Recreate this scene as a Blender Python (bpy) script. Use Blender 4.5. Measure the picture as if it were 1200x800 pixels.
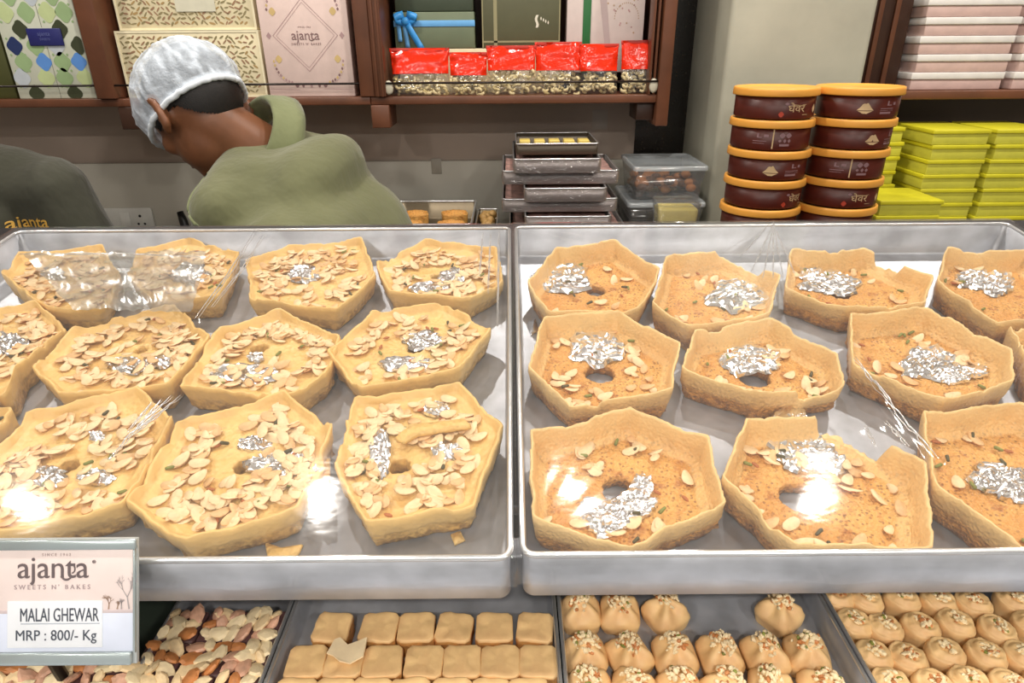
import bpy, bmesh, math, random
from math import sin, cos, tan, pi, radians, sqrt, atan2, hypot
from mathutils import Vector, Matrix, noise
from mathutils.bvhtree import BVHTree

SC = bpy.context.scene
COL = SC.collection
for _o in list(bpy.data.objects):
    bpy.data.objects.remove(_o)

# ------------------------------------------------------------------ camera
CAM_Z, PITCH, ROLL, FPX = 1.60, radians(24.7), radians(-0.45), 760.0
TILT = radians(8.4)      # the two large trays lean towards the customer
cam_data = bpy.data.cameras.new('camera')
cam = bpy.data.objects.new('camera', cam_data)
COL.objects.link(cam)
cam_data.sensor_width = 36.0
cam_data.lens = FPX * 36.0 / 1200.0
cam_data.clip_start = 0.02
CM = Matrix.Translation((0, 0, CAM_Z)) @ Matrix.Rotation(pi / 2 - PITCH, 4, 'X') @ Matrix.Rotation(ROLL, 4, 'Z')
cam.matrix_world = CM
SC.camera = cam
CR = CM.to_3x3()
CR_WORLD = CR
CR_TRAY = (Matrix.Rotation(-TILT, 4, 'X') @ CM).to_3x3()
TRAY_FRAME = Matrix.Translation((0, 0, CAM_Z)) @ Matrix.Rotation(TILT, 4, 'X') @ Matrix.Translation((0, 0, -CAM_Z))

# ------------------------------------------------------------------ view, world
SC.view_settings.view_transform = 'Standard'
SC.view_settings.look = 'None'
SC.view_settings.gamma = 1.0
SC.view_settings.use_curve_mapping = False
SC.view_settings.exposure = -0.95
W = bpy.data.worlds.new('world')
SC.world = W
W.use_nodes = True
W.node_tree.nodes['Background'].inputs[0].default_value = (1.0, 0.97, 0.93, 1)
W.node_tree.nodes['Background'].inputs[1].default_value = 0.95

# ceiling lamps, the two rows nearest the camera added for front light: (x, y, power, radius)
LAMP_Z = 2.47
LAMPS = [(-1.40, 1.24, 13, .021), (-0.56, 1.24, 13, .021), (0.196, 1.24, 13, .021), (0.88, 1.24, 13, .021), (1.65, 1.24, 13, .021),
         (-1.2, 0.35, 6, .05), (-0.4, 0.35, 6, .05), (0.4, 0.35, 6, .05), (1.2, 0.35, 6, .05),
         (-1.0, -0.8, 21, .06), (0.0, -0.8, 21, .06), (1.0, -0.8, 21, .06)]
FILL_PANELS = [(-0.9, -1.7, 20), (0.9, -1.7, 20)]  # unseen panel lamps added behind the camera as fill light


# ------------------------------------------------------------------ pixel -> place helpers (1200x800 frame)
def ray(px, py):
    return CR @ Vector(((px - 600) / FPX, (400 - py) / FPX, -1.0))


def at_y(px, py, y):
    d = ray(px, py)
    return Vector((0, 0, CAM_Z)) + d * (y / d.y)


def at_z(px, py, z):
    d = ray(px, py)
    return Vector((0, 0, CAM_Z)) + d * ((z - CAM_Z) / d.z)


# ------------------------------------------------------------------ materials
def s2l(c):
    r = []
    for v in c:
        v /= 255.0
        r.append(v / 12.92 if v <= 0.04045 else ((v + 0.055) / 1.055) ** 2.4)
    return (r[0], r[1], r[2], 1.0)


class NT:
    def __init__(s, name):
        s.m = bpy.data.materials.new(name)
        s.m.use_nodes = True
        s.t = s.m.node_tree
        s.n = s.t.nodes
        s.b = s.n['Principled BSDF']
        s.out = s.n['Material Output']
        s.tc = None

    def new(s, ty, **kw):
        x = s.n.new(ty)
        for k, v in kw.items():
            setattr(x, k, v)
        return x

    def link(s, a, b):
        s.t.links.new(a, b)

    def coords(s):
        if s.tc is None:
            s.tc = s.n.new('ShaderNodeTexCoord')
        return s.tc.outputs['Object']

    def mapped(s, sc):
        m = s.n.new('ShaderNodeMapping')
        m.inputs['Scale'].default_value = sc
        s.link(s.coords(), m.inputs[0])
        return m.outputs[0]

    def noise(s, scale, detail=3, rough=.55, vec=None):
        x = s.n.new('ShaderNodeTexNoise')
        x.inputs['Scale'].default_value = scale
        x.inputs['Detail'].default_value = detail
        x.inputs['Roughness'].default_value = rough
        s.link(vec or s.coords(), x.inputs['Vector'])
        return x.outputs['Fac']

    def voro(s, scale, feature='F1', vec=None):
        x = s.n.new('ShaderNodeTexVoronoi')
        x.feature = feature
        x.inputs['Scale'].default_value = scale
        s.link(vec or s.coords(), x.inputs['Vector'])
        return x.outputs['Distance']

    def ramp(s, fac, stops):
        x = s.n.new('ShaderNodeValToRGB')
        e = x.color_ramp.elements
        while len(e) < len(stops):
            e.new(.5)
        for k, (p, c) in enumerate(stops):
            e[k].position = p
            e[k].color = c if len(c) == 4 else s2l(c)
        s.link(fac, x.inputs[0])
        return x.outputs[0]

    def mix(s, fac, a, b):
        x = s.n.new('ShaderNodeMix')
        x.data_type = 'RGBA'
        if isinstance(fac, float):
            x.inputs[0].default_value = fac
        else:
            s.link(fac, x.inputs[0])
        for k, v in ((6, a), (7, b)):
            if isinstance(v, tuple):
                x.inputs[k].default_value = v if len(v) == 4 else s2l(v)
            else:
                s.link(v, x.inputs[k])
        return x.outputs[2]

    def bump(s, h, strength=.3, dist=.002):
        x = s.n.new('ShaderNodeBump')
        x.inputs['Strength'].default_value = strength
        x.inputs['Distance'].default_value = dist
        s.link(h, x.inputs['Height'])
        s.link(x.outputs[0], s.b.inputs['Normal'])
        return x


def mat(name, c, rough=.5, metal=0.0, var=0.0, scale=30, bump=0.0, bscale=None, bdist=.001, spec=None, **kw):
    t = NT(name)
    b = t.b
    b.inputs['Roughness'].default_value = rough
    b.inputs['Metallic'].default_value = metal
    if spec is not None:
        b.inputs['Specular IOR Level'].default_value = spec
    if var > 0:
        d = tuple(max(0, v * (1 - var)) for v in c)
        u = tuple(min(255, v * (1 + var)) for v in c)
        t.link(t.ramp(t.noise(scale), [(.3, d), (.7, u)]), b.inputs['Base Color'])
    else:
        t.link(t.ramp(t.noise(scale), [(.3, tuple(v * .97 for v in c)), (.7, tuple(min(255, v * 1.02) for v in c))]), b.inputs['Base Color'])
    if bump > 0:
        t.bump(t.noise(bscale or scale * 2), bump, bdist)
    for k, v in kw.items():
        b.inputs[k.replace('_', ' ')].default_value = v
    return t.m


def clear_mat(name, tint=(1, 1, 1, 1), base=.04, edge=.55, power=3.0, rough=.05, milky=0.0, bump=None, milk_col=(235, 235, 235)):
    """thin clear plastic: see-through, glossier at grazing angles"""
    t = NT(name)
    t.n.remove(t.b)
    lw = t.new('ShaderNodeLayerWeight')
    lw.inputs['Blend'].default_value = .5
    pw = t.new('ShaderNodeMath', operation='POWER')
    t.link(lw.outputs['Facing'], pw.inputs[0])
    pw.inputs[1].default_value = power
    ma = t.new('ShaderNodeMath', operation='MULTIPLY_ADD')
    t.link(pw.outputs[0], ma.inputs[0])
    ma.inputs[1].default_value = edge
    ma.inputs[2].default_value = base
    tr = t.new('ShaderNodeBsdfTransparent')
    tr.inputs[0].default_value = tint
    gl = t.new('ShaderNodeBsdfGlossy')
    gl.inputs['Roughness'].default_value = rough
    mx = t.new('ShaderNodeMixShader')
    t.link(ma.outputs[0], mx.inputs[0])
    if milky > 0:
        df = t.new('ShaderNodeBsdfDiffuse')
        df.inputs[0].default_value = s2l(milk_col)
        m2 = t.new('ShaderNodeMixShader')
        m2.inputs[0].default_value = milky
        t.link(tr.outputs[0], m2.inputs[1])
        t.link(df.outputs[0], m2.inputs[2])
        t.link(m2.outputs[0], mx.inputs[1])
    else:
        t.link(tr.outputs[0], mx.inputs[1])
    t.link(gl.outputs[0], mx.inputs[2])
    if bump:
        bm_ = t.new('ShaderNodeBump')
        bm_.inputs['Strength'].default_value = bump[1]
        bm_.inputs['Distance'].default_value = bump[2]
        t.link(t.noise(bump[0], 3, .6, t.mapped(bump[3] if len(bump) > 3 else (1, 1, 1))), bm_.inputs['Height'])
        t.link(bm_.outputs[0], gl.inputs['Normal'])
    t.link(mx.outputs[0], t.out.inputs[0])
    return t.m


def emit_mat(name, c, strength):
    t = NT(name)
    t.b.inputs['Emission Color'].default_value = s2l(c)
    t.b.inputs['Emission Strength'].default_value = strength
    t.b.inputs['Base Color'].default_value = s2l(c)
    return t.m


def ghewar_mat(name, c_lo, c_hi, c_rim, c_brown, pore, pore_amt):
    t = NT(name)
    n1 = t.noise(28, 4, .6)
    base = t.ramp(n1, [(.32, c_lo), (.68, c_hi)])
    n2 = t.noise(75, 3, .6)
    spots = t.ramp(n2, [(.56, (0, 0, 0, 1)), (.72, (1, 1, 1, 1))])
    sp = t.new('ShaderNodeMath', operation='MULTIPLY')
    t.link(spots, sp.inputs[0])
    sp.inputs[1].default_value = pore_amt
    base = t.mix(sp.outputs[0], base, c_brown)
    pv = t.voro(pore * .75)
    pd = t.ramp(pv, [(.22, (1, 1, 1, 1)), (.36, (0, 0, 0, 1))])
    pmask = t.ramp(t.noise(55, 2), [(.38, (0, 0, 0, 1)), (.54, (1, 1, 1, 1))])
    pm_ = t.new('ShaderNodeMath', operation='MULTIPLY')
    t.link(pd, pm_.inputs[0])
    t.link(pmask, pm_.inputs[1])
    pm2 = t.new('ShaderNodeMath', operation='MULTIPLY')
    t.link(pm_.outputs[0], pm2.inputs[0])
    pm2.inputs[1].default_value = pore_amt * .8
    base = t.mix(pm2.outputs[0], base, tuple(v * .72 for v in c_brown))
    at = t.new('ShaderNodeAttribute', attribute_name='rim')
    base = t.mix(at.outputs['Fac'], base, t.ramp(t.noise(40), [(.3, tuple(v * .93 for v in c_rim)), (.7, c_rim)]))
    ab = t.new('ShaderNodeAttribute', attribute_name='crust')
    base = t.mix(ab.outputs['Fac'], base, t.ramp(t.noise(160), [(.38, tuple(v * .78 for v in c_brown)), (.62, c_lo)]))
    t.link(base, t.b.inputs['Base Color'])
    t.b.inputs['Roughness'].default_value = .42
    t.b.inputs['Specular IOR Level'].default_value = .45
    v = t.voro(pore)
    v2 = t.noise(pore * .9, 2)
    add = t.new('ShaderNodeMath', operation='ADD')
    t.link(v, add.inputs[0])
    t.link(v2, add.inputs[1])
    inv = t.new('ShaderNodeMath', operation='MULTIPLY_ADD')
    t.link(at.outputs['Fac'], inv.inputs[0])
    inv.inputs[1].default_value = -.8
    inv.inputs[2].default_value = 1.0
    hm = t.new('ShaderNodeMath', operation='MULTIPLY')
    t.link(add.outputs[0], hm.inputs[0])
    t.link(inv.outputs[0], hm.inputs[1])
    t.bump(hm.outputs[0], .75 if pore_amt > .5 else .4, .0022)
    return t.m


M = {}
M['steel'] = mat('brushed_aluminium', (205, 207, 212), .34, .8, .06, 60, .12, 90, .0008)
M['steel_in'] = mat('tray_aluminium_inside', (176, 179, 186), .40, .55, .10, 25, .12, 60, .0008)
M['rim'] = mat('tray_rim_aluminium', (228, 230, 232), .28, .85, .03, 60)
M['dark_steel'] = mat('dark_stand_steel', (70, 72, 76), .35, .7, .1, 20)
M['black'] = mat('black_plastic', (22, 22, 22), .4)
M['case'] = mat('dark_green_case_laminate', (46, 54, 46), .45, 0, .08, 12)
M['ghewar_plain'] = ghewar_mat('honeycomb_fried_batter', (214, 150, 74), (232, 178, 98), (246, 208, 142), (168, 98, 40), 330, .8)
M['ghewar_malai'] = ghewar_mat('milk_soaked_batter', (222, 178, 100), (240, 204, 134), (240, 198, 122), (200, 142, 66), 210, .35)
M['almond'] = mat('almond_slice_flesh', (240, 212, 166), .5, 0, .05, 200)
M['almond_warm'] = mat('almond_slice_toasted', (228, 186, 132), .5, 0, .07, 200)
M['almond_skin'] = mat('almond_brown_skin', (176, 104, 52), .55, 0, .1, 200)
M['pista'] = mat('pistachio_green', (128, 132, 58), .55, 0, .15, 200)
M['pista_d'] = mat('pistachio_dark', (78, 72, 36), .55, 0, .15, 200)
M['silver'] = mat('edible_silver_leaf', (242, 244, 248), .21, 1.0, .03, 90, .10, 260, .0008)
M['film'] = clear_mat('cling_film', (.985, .985, .985, 1), .04, .5, 3.0, .07, .045, (22, .05, .004, (1, 1.6, 1)))
M['film_fold'] = clear_mat('cling_film_folded', (.96, .96, .97, 1), .30, .5, 2.0, .12, .45, None, (250, 250, 250))  # strong milky white paints the bright highlights along the folds
M['clear'] = clear_mat('clear_container_plastic', (.93, .93, .93, 1), .06, .5, 2.5, .08, .05)
M['clear_lid'] = clear_mat('frosted_lid_plastic', (.9, .92, .93, 1), .08, .5, 2.0, .15, .45, None, (205, 212, 216))
M['pouch'] = clear_mat('pouch_film', (.96, .96, .95, 1), .07, .5, 2.5, .08, .03, (60, .5, .003))
M['skin'] = mat('brown_skin', (124, 80, 54), .45, 0, .05, 30, .1, 300, .0006)
M['skin_ear'] = M['skin']
M['hair'] = mat('black_hair', (24, 20, 18), .55, 0, .2, 200, .5, 400, .001)
M['trouser'] = mat('dark_trouser_cloth', (40, 42, 46), .8, 0, .08, 60)
M['shoe'] = mat('black_shoe_leather', (24, 22, 22), .4)
M['wood'] = mat('brown_shelf_laminate', (104, 64, 44), .42, 0, .08, 14, .04, 60)
M['wood_dark'] = mat('dark_brown_laminate', (62, 40, 30), .42, 0, .1, 14)
M['counter'] = mat('grey_counter_stone', (120, 116, 108), .35, 0, .1, 50)


def cloth_mat(name, c, c2):
    t = NT(name)
    t.link(t.ramp(t.noise(9, 4), [(.3, c2), (.7, c)]), t.b.inputs['Base Color'])
    t.b.inputs['Roughness'].default_value = .85
    t.b.inputs['Sheen Weight'].default_value = .25
    a = t.noise(7, 4, .6, t.mapped((1.2, 1.6, .8)))
    t.bump(a, .55, .02)
    return t.m


M['olive'] = cloth_mat('olive_polo_knit', (108, 110, 76), (97, 99, 67))
M['olive_collar'] = cloth_mat('olive_collar_rib', (124, 130, 92), (112, 118, 82))
M['dark_tee'] = cloth_mat('dark_olive_tee_knit', (58, 58, 44), (50, 50, 38))


def plaster_mat(name, c, var, sc):
    t = NT(name)
    a = t.noise(sc, 5, .6)
    t.link(t.ramp(a, [(.3, tuple(v * (1 - var) for v in c)), (.7, tuple(min(255, v * (1 + var)) for v in c))]), t.b.inputs['Base Color'])
    t.b.inputs['Roughness'].default_value = .6
    t.bump(t.noise(60, 4), .08, .002)
    return t.m


M['wall_up'] = plaster_mat('taupe_wall_paint', (176, 160, 147), .04, 3)
M['wall_low'] = plaster_mat('pale_backsplash_laminate', (186, 182, 170), .03, 3)
M['pillar'] = plaster_mat('grey_cement_plaster', (168, 166, 150), .07, 4)
M['alcove'] = plaster_mat('brown_grey_paint', (96, 84, 70), .05, 3)
M['floor'] = plaster_mat('beige_floor_tile', (170, 160, 145), .05, 5)
M['ceil'] = plaster_mat('white_ceiling_paint', (225, 222, 215), .02, 4)


def granite_mat():
    t = NT('black_galaxy_granite')
    v = t.voro(90)
    k = t.ramp(v, [(.0, (120, 104, 80)), (.10, (44, 38, 32)), (.3, (30, 27, 24))])
    t.link(k, t.b.inputs['Base Color'])
    t.b.inputs['Roughness'].default_value = .25
    return t.m


M['granite'] = granite_mat()


def net_mat():
    t = NT('white_nonwoven_hairnet')
    b = t.b
    b.inputs['Base Color'].default_value = s2l((228, 239, 252))
    b.inputs['Roughness'].default_value = .8
    tr = t.new('ShaderNodeBsdfTransparent')
    mx = t.new('ShaderNodeMixShader')
    w = t.noise(22, 5, .7, t.mapped((1, 1, 1)))
    f = t.ramp(w, [(.34, (.30, .30, .30, 1)), (.66, (.60, .60, .60, 1))])
    at = t.new('ShaderNodeAttribute', attribute_name='ridge')
    f2 = t.mix(at.outputs['Fac'], f, (.92, .92, .92, 1.0))
    t.link(f2, mx.inputs[0])
    t.link(tr.outputs[0], mx.inputs[1])
    t.link(b.outputs[0], mx.inputs[2])
    t.link(mx.outputs[0], t.out.inputs[0])
    t.bump(t.noise(40, 4, .7), .8, .006)
    return t.m


M['net'] = net_mat()


def flat(name, c, rough=.5, **kw):
    if name not in M:
        M[name] = mat(name, c, rough, **kw)
    return M[name]


# ------------------------------------------------------------------ mesh helpers
class MB:
    def __init__(s):
        s.v, s.f, s.mi, s.sm = [], [], [], []

    def add(s, verts, faces, mi=0, smooth=True):
        o = len(s.v)
        s.v += [tuple(p) for p in verts]
        for f in faces:
            s.f.append(tuple(i + o for i in f))
            s.mi.append(mi)
            s.sm.append(smooth)
        return s

    def box(s, lo, hi, mi=0):
        x0, y0, z0 = lo
        x1, y1, z1 = hi
        return s.add([(x0, y0, z0), (x1, y0, z0), (x1, y1, z0), (x0, y1, z0), (x0, y0, z1), (x1, y0, z1), (x1, y1, z1), (x0, y1, z1)],
                     [(0, 3, 2, 1), (4, 5, 6, 7), (0, 1, 5, 4), (1, 2, 6, 5), (2, 3, 7, 6), (3, 0, 4, 7)], mi, False)

    def bbox(s, lo, hi, bev=.002, seg=2, mi=0):
        bm = bmesh.new()
        bmesh.ops.create_cube(bm, size=1)
        for v in bm.verts:
            v.co = Vector([lo[k] + (v.co[k] + .5) * (hi[k] - lo[k]) for k in range(3)])
        bmesh.ops.bevel(bm, geom=list(bm.edges), offset=bev, segments=seg, profile=.5, affect='EDGES')
        bm.verts.index_update()
        s.add([v.co.copy() for v in bm.verts], [[v.index for v in f.verts] for f in bm.faces], mi, True)
        bm.free()
        return s

    def loft(s, rings, mi=0, close_u=True, close_v=False, cap0=False, cap1=False, smooth=True):
        n = len(rings[0])
        verts = [p for r in rings for p in r]
        faces = []
        R = len(rings)
        for i in range(R if close_v else R - 1):
            a, b = i * n, ((i + 1) % R) * n
            for j in range(n if close_u else n - 1):
                k = (j + 1) % n
                faces.append((a + j, a + k, b + k, b + j))
        if cap0:
            faces.append(tuple(range(n - 1, -1, -1)))
        if cap1:
            faces.append(tuple((R - 1) * n + j for j in range(n)))
        return s.add(verts, faces, mi, smooth)

    def tube(s, pts, r, n=8, closed=False, mi=0):
        pts = [Vector(p) for p in pts]
        rings = []
        L = len(pts)
        up = Vector((0, 0, 1))
        for i, p in enumerate(pts):
            a = pts[(i - 1) % L] if (closed or i > 0) else p
            b = pts[(i + 1) % L] if (closed or i < L - 1) else p
            d = (b - a).normalized()
            q = up if abs(d.dot(up)) < .95 else Vector((1, 0, 0))
            u = d.cross(q).normalized()
            w = d.cross(u).normalized()
            rr = r[i] if isinstance(r, (list, tuple)) else r
            rings.append([p + (u * cos(2 * pi * k / n) + w * sin(2 * pi * k / n)) * rr for k in range(n)])
        return s.loft(rings, mi, True, closed, not closed, not closed)

    def ell(s, c, ax, nu=20, nv=12, mi=0, keep=None):
        """ellipsoid; ax = three axis vectors"""
        c = Vector(c)
        verts, faces = [], []
        for i in range(nv + 1):
            t = pi * i / nv
            for j in range(nu):
                p = 2 * pi * j / nu
                verts.append(c + ax[0] * (sin(t) * cos(p)) + ax[1] * (sin(t) * sin(p)) + ax[2] * cos(t))
        for i in range(nv):
            for j in range(nu):
                f = (i * nu + j, (i + 1) * nu + j, (i + 1) * nu + (j + 1) % nu, i * nu + (j + 1) % nu)
                if keep is None or all(keep(verts[k]) for k in f):
                    faces.append(f)
        return s.add(verts, faces, mi)

    def cap(s, p0, r0, p1, r1, n=16):
        """tapered capsule"""
        p0, p1 = Vector(p0), Vector(p1)
        d = (p1 - p0).normalized()
        q = Vector((0, 0, 1)) if abs(d.z) < .9 else Vector((1, 0, 0))
        u = d.cross(q).normalized()
        w = d.cross(u).normalized()
        rings = []
        for k in range(5):
            t = pi / 2 * (1 - k / 4.0) * .98
            rings.append([p0 - d * (r0 * sin(t)) + (u * cos(2 * pi * j / n) + w * sin(2 * pi * j / n)) * r0 * cos(t) for j in range(n)])
        for k in range(5):
            t = pi / 2 * (k / 4.0) * .98
            rings.append([p1 + d * (r1 * sin(t)) + (u * cos(2 * pi * j / n) + w * sin(2 * pi * j / n)) * r1 * cos(t) for j in range(n)])
        return s.loft(rings, cap0=True, cap1=True)

    def mesh(s, name):
        me = bpy.data.meshes.new(name)
        me.from_pydata(s.v, [], s.f)
        me.polygons.foreach_set('material_index', s.mi)
        me.polygons.foreach_set('use_smooth', s.sm)
        me.update()
        return me

    def obj(s, name, m, parent=None, loc=None, rot=None):
        me = s.mesh(name)
        return put(name, me, m, parent, loc, rot)


def fixn(me):
    bm = bmesh.new()
    bm.from_mesh(me)
    bmesh.ops.recalc_face_normals(bm, faces=bm.faces)
    bm.to_mesh(me)
    bm.free()


def put(name, me, m=None, parent=None, loc=None, rot=None):
    o = bpy.data.objects.new(name, me)
    if m is not None:
        for x in (m if isinstance(m, (list, tuple)) else [m]):
            if len(me.materials) < (len(m) if isinstance(m, (list, tuple)) else 1):
                me.materials.append(x)
    COL.objects.link(o)
    if parent is not None:
        o.parent = parent
    if loc is not None:
        o.location = loc
    if rot is not None:
        o.rotation_euler = rot
    return o


def tag(o, label=None, cat=None, group=None, kind=None):
    if label:
        o['label'] = label
    if cat:
        o['category'] = cat
    if group:
        o['group'] = group
    if kind:
        o['kind'] = kind
    return o


def thing(name, label, cat, loc=(0, 0, 0), rot=None, group=None):
    o = bpy.data.objects.new(name, None)
    o.empty_display_size = .05
    COL.objects.link(o)
    o.location = loc
    if rot is not None:
        o.rotation_euler = rot
    return tag(o, label, cat, group)


def struct(name, mb, m, parent=None):
    o = mb.obj(name, m, parent)
    if parent is None:
        o['kind'] = 'structure'
    return o


TEXT_CACHE = {}


def text_mesh(s, size, extrude=.0002, align='CENTER', spacing=1.0, bold=0.0):
    """lettering as a flat mesh in its own x-y plane"""
    cu = bpy.data.curves.new('lettering', 'FONT')
    cu.body = s
    cu.size = size
    cu.align_x = align
    cu.align_y = 'CENTER'
    cu.extrude = extrude
    cu.space_character = spacing
    cu.offset = bold
    cu.resolution_u = 3
    o = bpy.data.objects.new('lettering', cu)
    COL.objects.link(o)
    dg = bpy.context.evaluated_depsgraph_get()
    me = bpy.data.meshes.new_from_object(o.evaluated_get(dg))
    bpy.data.objects.remove(o)
    bpy.data.curves.remove(cu)
    me.materials.clear()
    return me


def warp(me, fn):
    for v in me.vertices:
        v.co = fn(v.co.copy())
    me.update()
    return me


def ordinal(k):
    return ['first', 'second', 'third', 'fourth', 'fifth', 'sixth', 'seventh', 'eighth', 'ninth', 'tenth', 'eleventh', 'twelfth'][k]


def N3(p, f):
    return noise.noise(Vector(p) * f)


# ------------------------------------------------------------------ room
WALL_Y = 1.955
mb = MB(); mb.box((-3.2, -3.2, -.1), (3.2, 2.4, 0)); struct('floor', mb, M['floor'])
mb = MB(); mb.box((-3.2, -3.2, 2.5), (3.2, 2.4, 2.6)); struct('ceiling', mb, M['ceil'])
mb = MB(); mb.box((-3.2, WALL_Y, 0), (.36, WALL_Y + .12, 2.5)); struct('wall_back', mb, M['wall_up'])
mb = MB(); mb.box((.36, WALL_Y - .004, 0), (.66, WALL_Y + .12, 2.5)); struct('trim_1', mb, M['granite'])
mb = MB(); mb.box((.66, WALL_Y, 0), (3.2, WALL_Y + .12, 2.5)); struct('wall_alcove', mb, M['alcove'])
mb = MB(); mb.box((-3.3, -3.2, 0), (-3.2, 2.2, 2.5)); struct('wall_left', mb, M['wall_up'])
mb = MB(); mb.box((3.2, -3.2, 0), (3.3, 2.2, 2.5)); struct('wall_right', mb, M['wall_up'])
zb = at_y(600, 187, WALL_Y).z
mb = MB(); mb.bbox((-3.2, WALL_Y - .012, 0), (.358, WALL_Y + .001, zb), .002); struct('trim_2', mb, M['wall_low'])
mb = MB(); mb.bbox((.503, 1.645, 0), (.834, WALL_Y + .05, 2.5), .012, 3); struct('pillar', mb, M['pillar'])

# ceiling downlights
for k, (x, y, pw, r) in enumerate(LAMPS):
    row = 'above the staff aisle' if y > 1 else ('added for light above the sweet trays' if y > 0 else 'added for light above the customers')
    t = thing('downlight', 'round white recessed ceiling downlight %s, %s from the left' % (row, ordinal([a for a in LAMPS if a[1] == y].index((x, y, pw, r)))), 'lamp', (x, y, 2.5), None, 'ceiling downlights')
    mb = MB()
    ro = r + .02
    mb.loft([[(q * cos(2 * pi * j / 32), q * sin(2 * pi * j / 32), z) for j in range(32)] for q, z in ((r, -.005), (r + .004, -.014), (ro, -.010), (ro, 0.0))])
    mb.obj('trim_ring', flat('lamp_white', (235, 235, 232), .4), t)
    mb = MB()
    mb.add([(r * cos(2 * pi * j / 32), r * sin(2 * pi * j / 32), -.006) for j in range(32)], [tuple(range(31, -1, -1))])
    mb.obj('diffuser', M.setdefault('lamp_glow', emit_mat('lamp_diffuser', (255, 246, 232), 6)), t)
    L = bpy.data.lights.new('downlight_light', 'AREA')
    L.shape = 'DISK'
    L.size = 2 * r
    L.energy = pw
    L.color = (1.0, .94, .86)
    lo = bpy.data.objects.new('downlight_light', L)
    COL.objects.link(lo)
    lo.parent = t
    lo.location = (0, 0, -.02)
for x, y, pw in FILL_PANELS:
    t = thing('fill_panel', 'unseen square white panel lamp added over the customers for fill light, on the %s' % ('left' if x < 0 else 'right'), 'lamp', (x, y, 2.5))
    mb = MB(); mb.bbox((-.32, -.32, -.02), (.32, .32, 0), .004); mb.obj('frame', M['lamp_white'], t)
    mb = MB(); mb.box((-.3, -.3, -.023), (.3, .3, -.0205)); mb.obj('diffuser', M['lamp_glow'], t)
    L = bpy.data.lights.new('fill_panel_light', 'AREA')
    L.shape = 'SQUARE'
    L.size = .6
    L.energy = pw
    L.color = (1.0, .97, .93)
    lo = bpy.data.objects.new('fill_panel_light', L)
    COL.objects.link(lo)
    lo.parent = t
    lo.location = (0, 0, -.03)

# ------------------------------------------------------------------ display counter
RIM_Z, BOT_Z = CAM_Z - .345, CAM_Z - .390      # in the tilted frame of the trays
LOW_Z = 1.174
t = thing('display_counter', 'dark display counter carrying the sweet trays', 'counter', (0, 0, 0))
mb = MB(); mb.bbox((-1.5, .02, 0), (1.5, .93, LOW_Z - .012), .004); mb.obj('body', M['case'], t)
mb = MB(); mb.bbox((-1.5, .02, LOW_Z - .012), (1.5, .93, LOW_Z), .002); mb.obj('lower_shelf', M['case'], t)
_before = set(bpy.data.objects)
CR = CR_TRAY
t = thing('tray_deck', 'dark steel deck the two large ghewar trays stand on', 'shelf', (0, 0, 0))
mb = MB(); mb.bbox((-1.5, .36, BOT_Z - .012), (1.5, .93, BOT_Z - .001), .002); mb.obj('deck_plate', M['dark_steel'], t)


def rrect(x0, y0, x1, y1, r, n=6):
    p = []
    for cx, cy, a0 in ((x1 - r, y1 - r, 0), (x0 + r, y1 - r, pi / 2), (x0 + r, y0 + r, pi), (x1 - r, y0 + r, 3 * pi / 2)):
        for k in range(n + 1):
            a = a0 + (pi / 2) * k / n
            p.append((cx + r * cos(a), cy + r * sin(a)))
    return p


def make_tray(name, label, x0, y0, x1, y1, zb, zt, r=.012, th=.0016, group=None, rimr=.0022, mats=None, cat='tray'):
    t = thing(name, label, cat, ((x0 + x1) / 2, (y0 + y1) / 2, zb), None, group)
    hx, hy, h = (x1 - x0) / 2, (y1 - y0) / 2, zt - zb

    def ring(ins, z):
        return [(a, b, z) for a, b in rrect(-hx + ins, -hy + ins, hx - ins, hy - ins, max(r - ins, .002))]
    mb = MB()
    mb.loft([ring(.002, 0), ring(0, .003), ring(0, h), ring(th, h), ring(th, .005), ring(th + .003, .0025)], cap0=True, cap1=True)
    mb.obj('pan', mats or M['steel'], t)
    mb = MB()
    mb.tube([(a, b, h) for a, b in rrect(-hx, -hy, hx, hy, r)], rimr, 8, True)
    mb.obj('rim', M['rim'], t)
    return t, hx, hy, h


TX = {}
xl1 = at_z(598, 655, RIM_Z).x
xr0 = at_z(613, 650, RIM_Z).x
yf = at_z(600, 653, RIM_Z).y
yb = at_z(600, 267, RIM_Z).y
TX['L'] = (xl1 - .655, yf, xl1, yb)
TX['R'] = (xr0, yf + .002, xr0 + .655, yb + .002)
make_tray('sweet_tray', 'left large aluminium tray full of pale almond covered ghewar', *TX['L'][:2], *TX['L'][2:], BOT_Z, RIM_Z, .008, mats=M['steel_in'])
make_tray('sweet_tray', 'right large aluminium tray of orange honeycomb ghewar with silver leaf', *TX['R'][:2], *TX['R'][2:], BOT_Z, RIM_Z, .008, mats=M['steel_in'])


# cling film over each tray: a sheet with real folds and creases
M['film_crinkled'] = clear_mat('cling_film_crinkled', (.98, .985, .97, 1), .26, .5, 2.0, .26, .12, None, (248, 250, 240))  # doubled film; its milky white stands in for part of the glare


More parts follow.
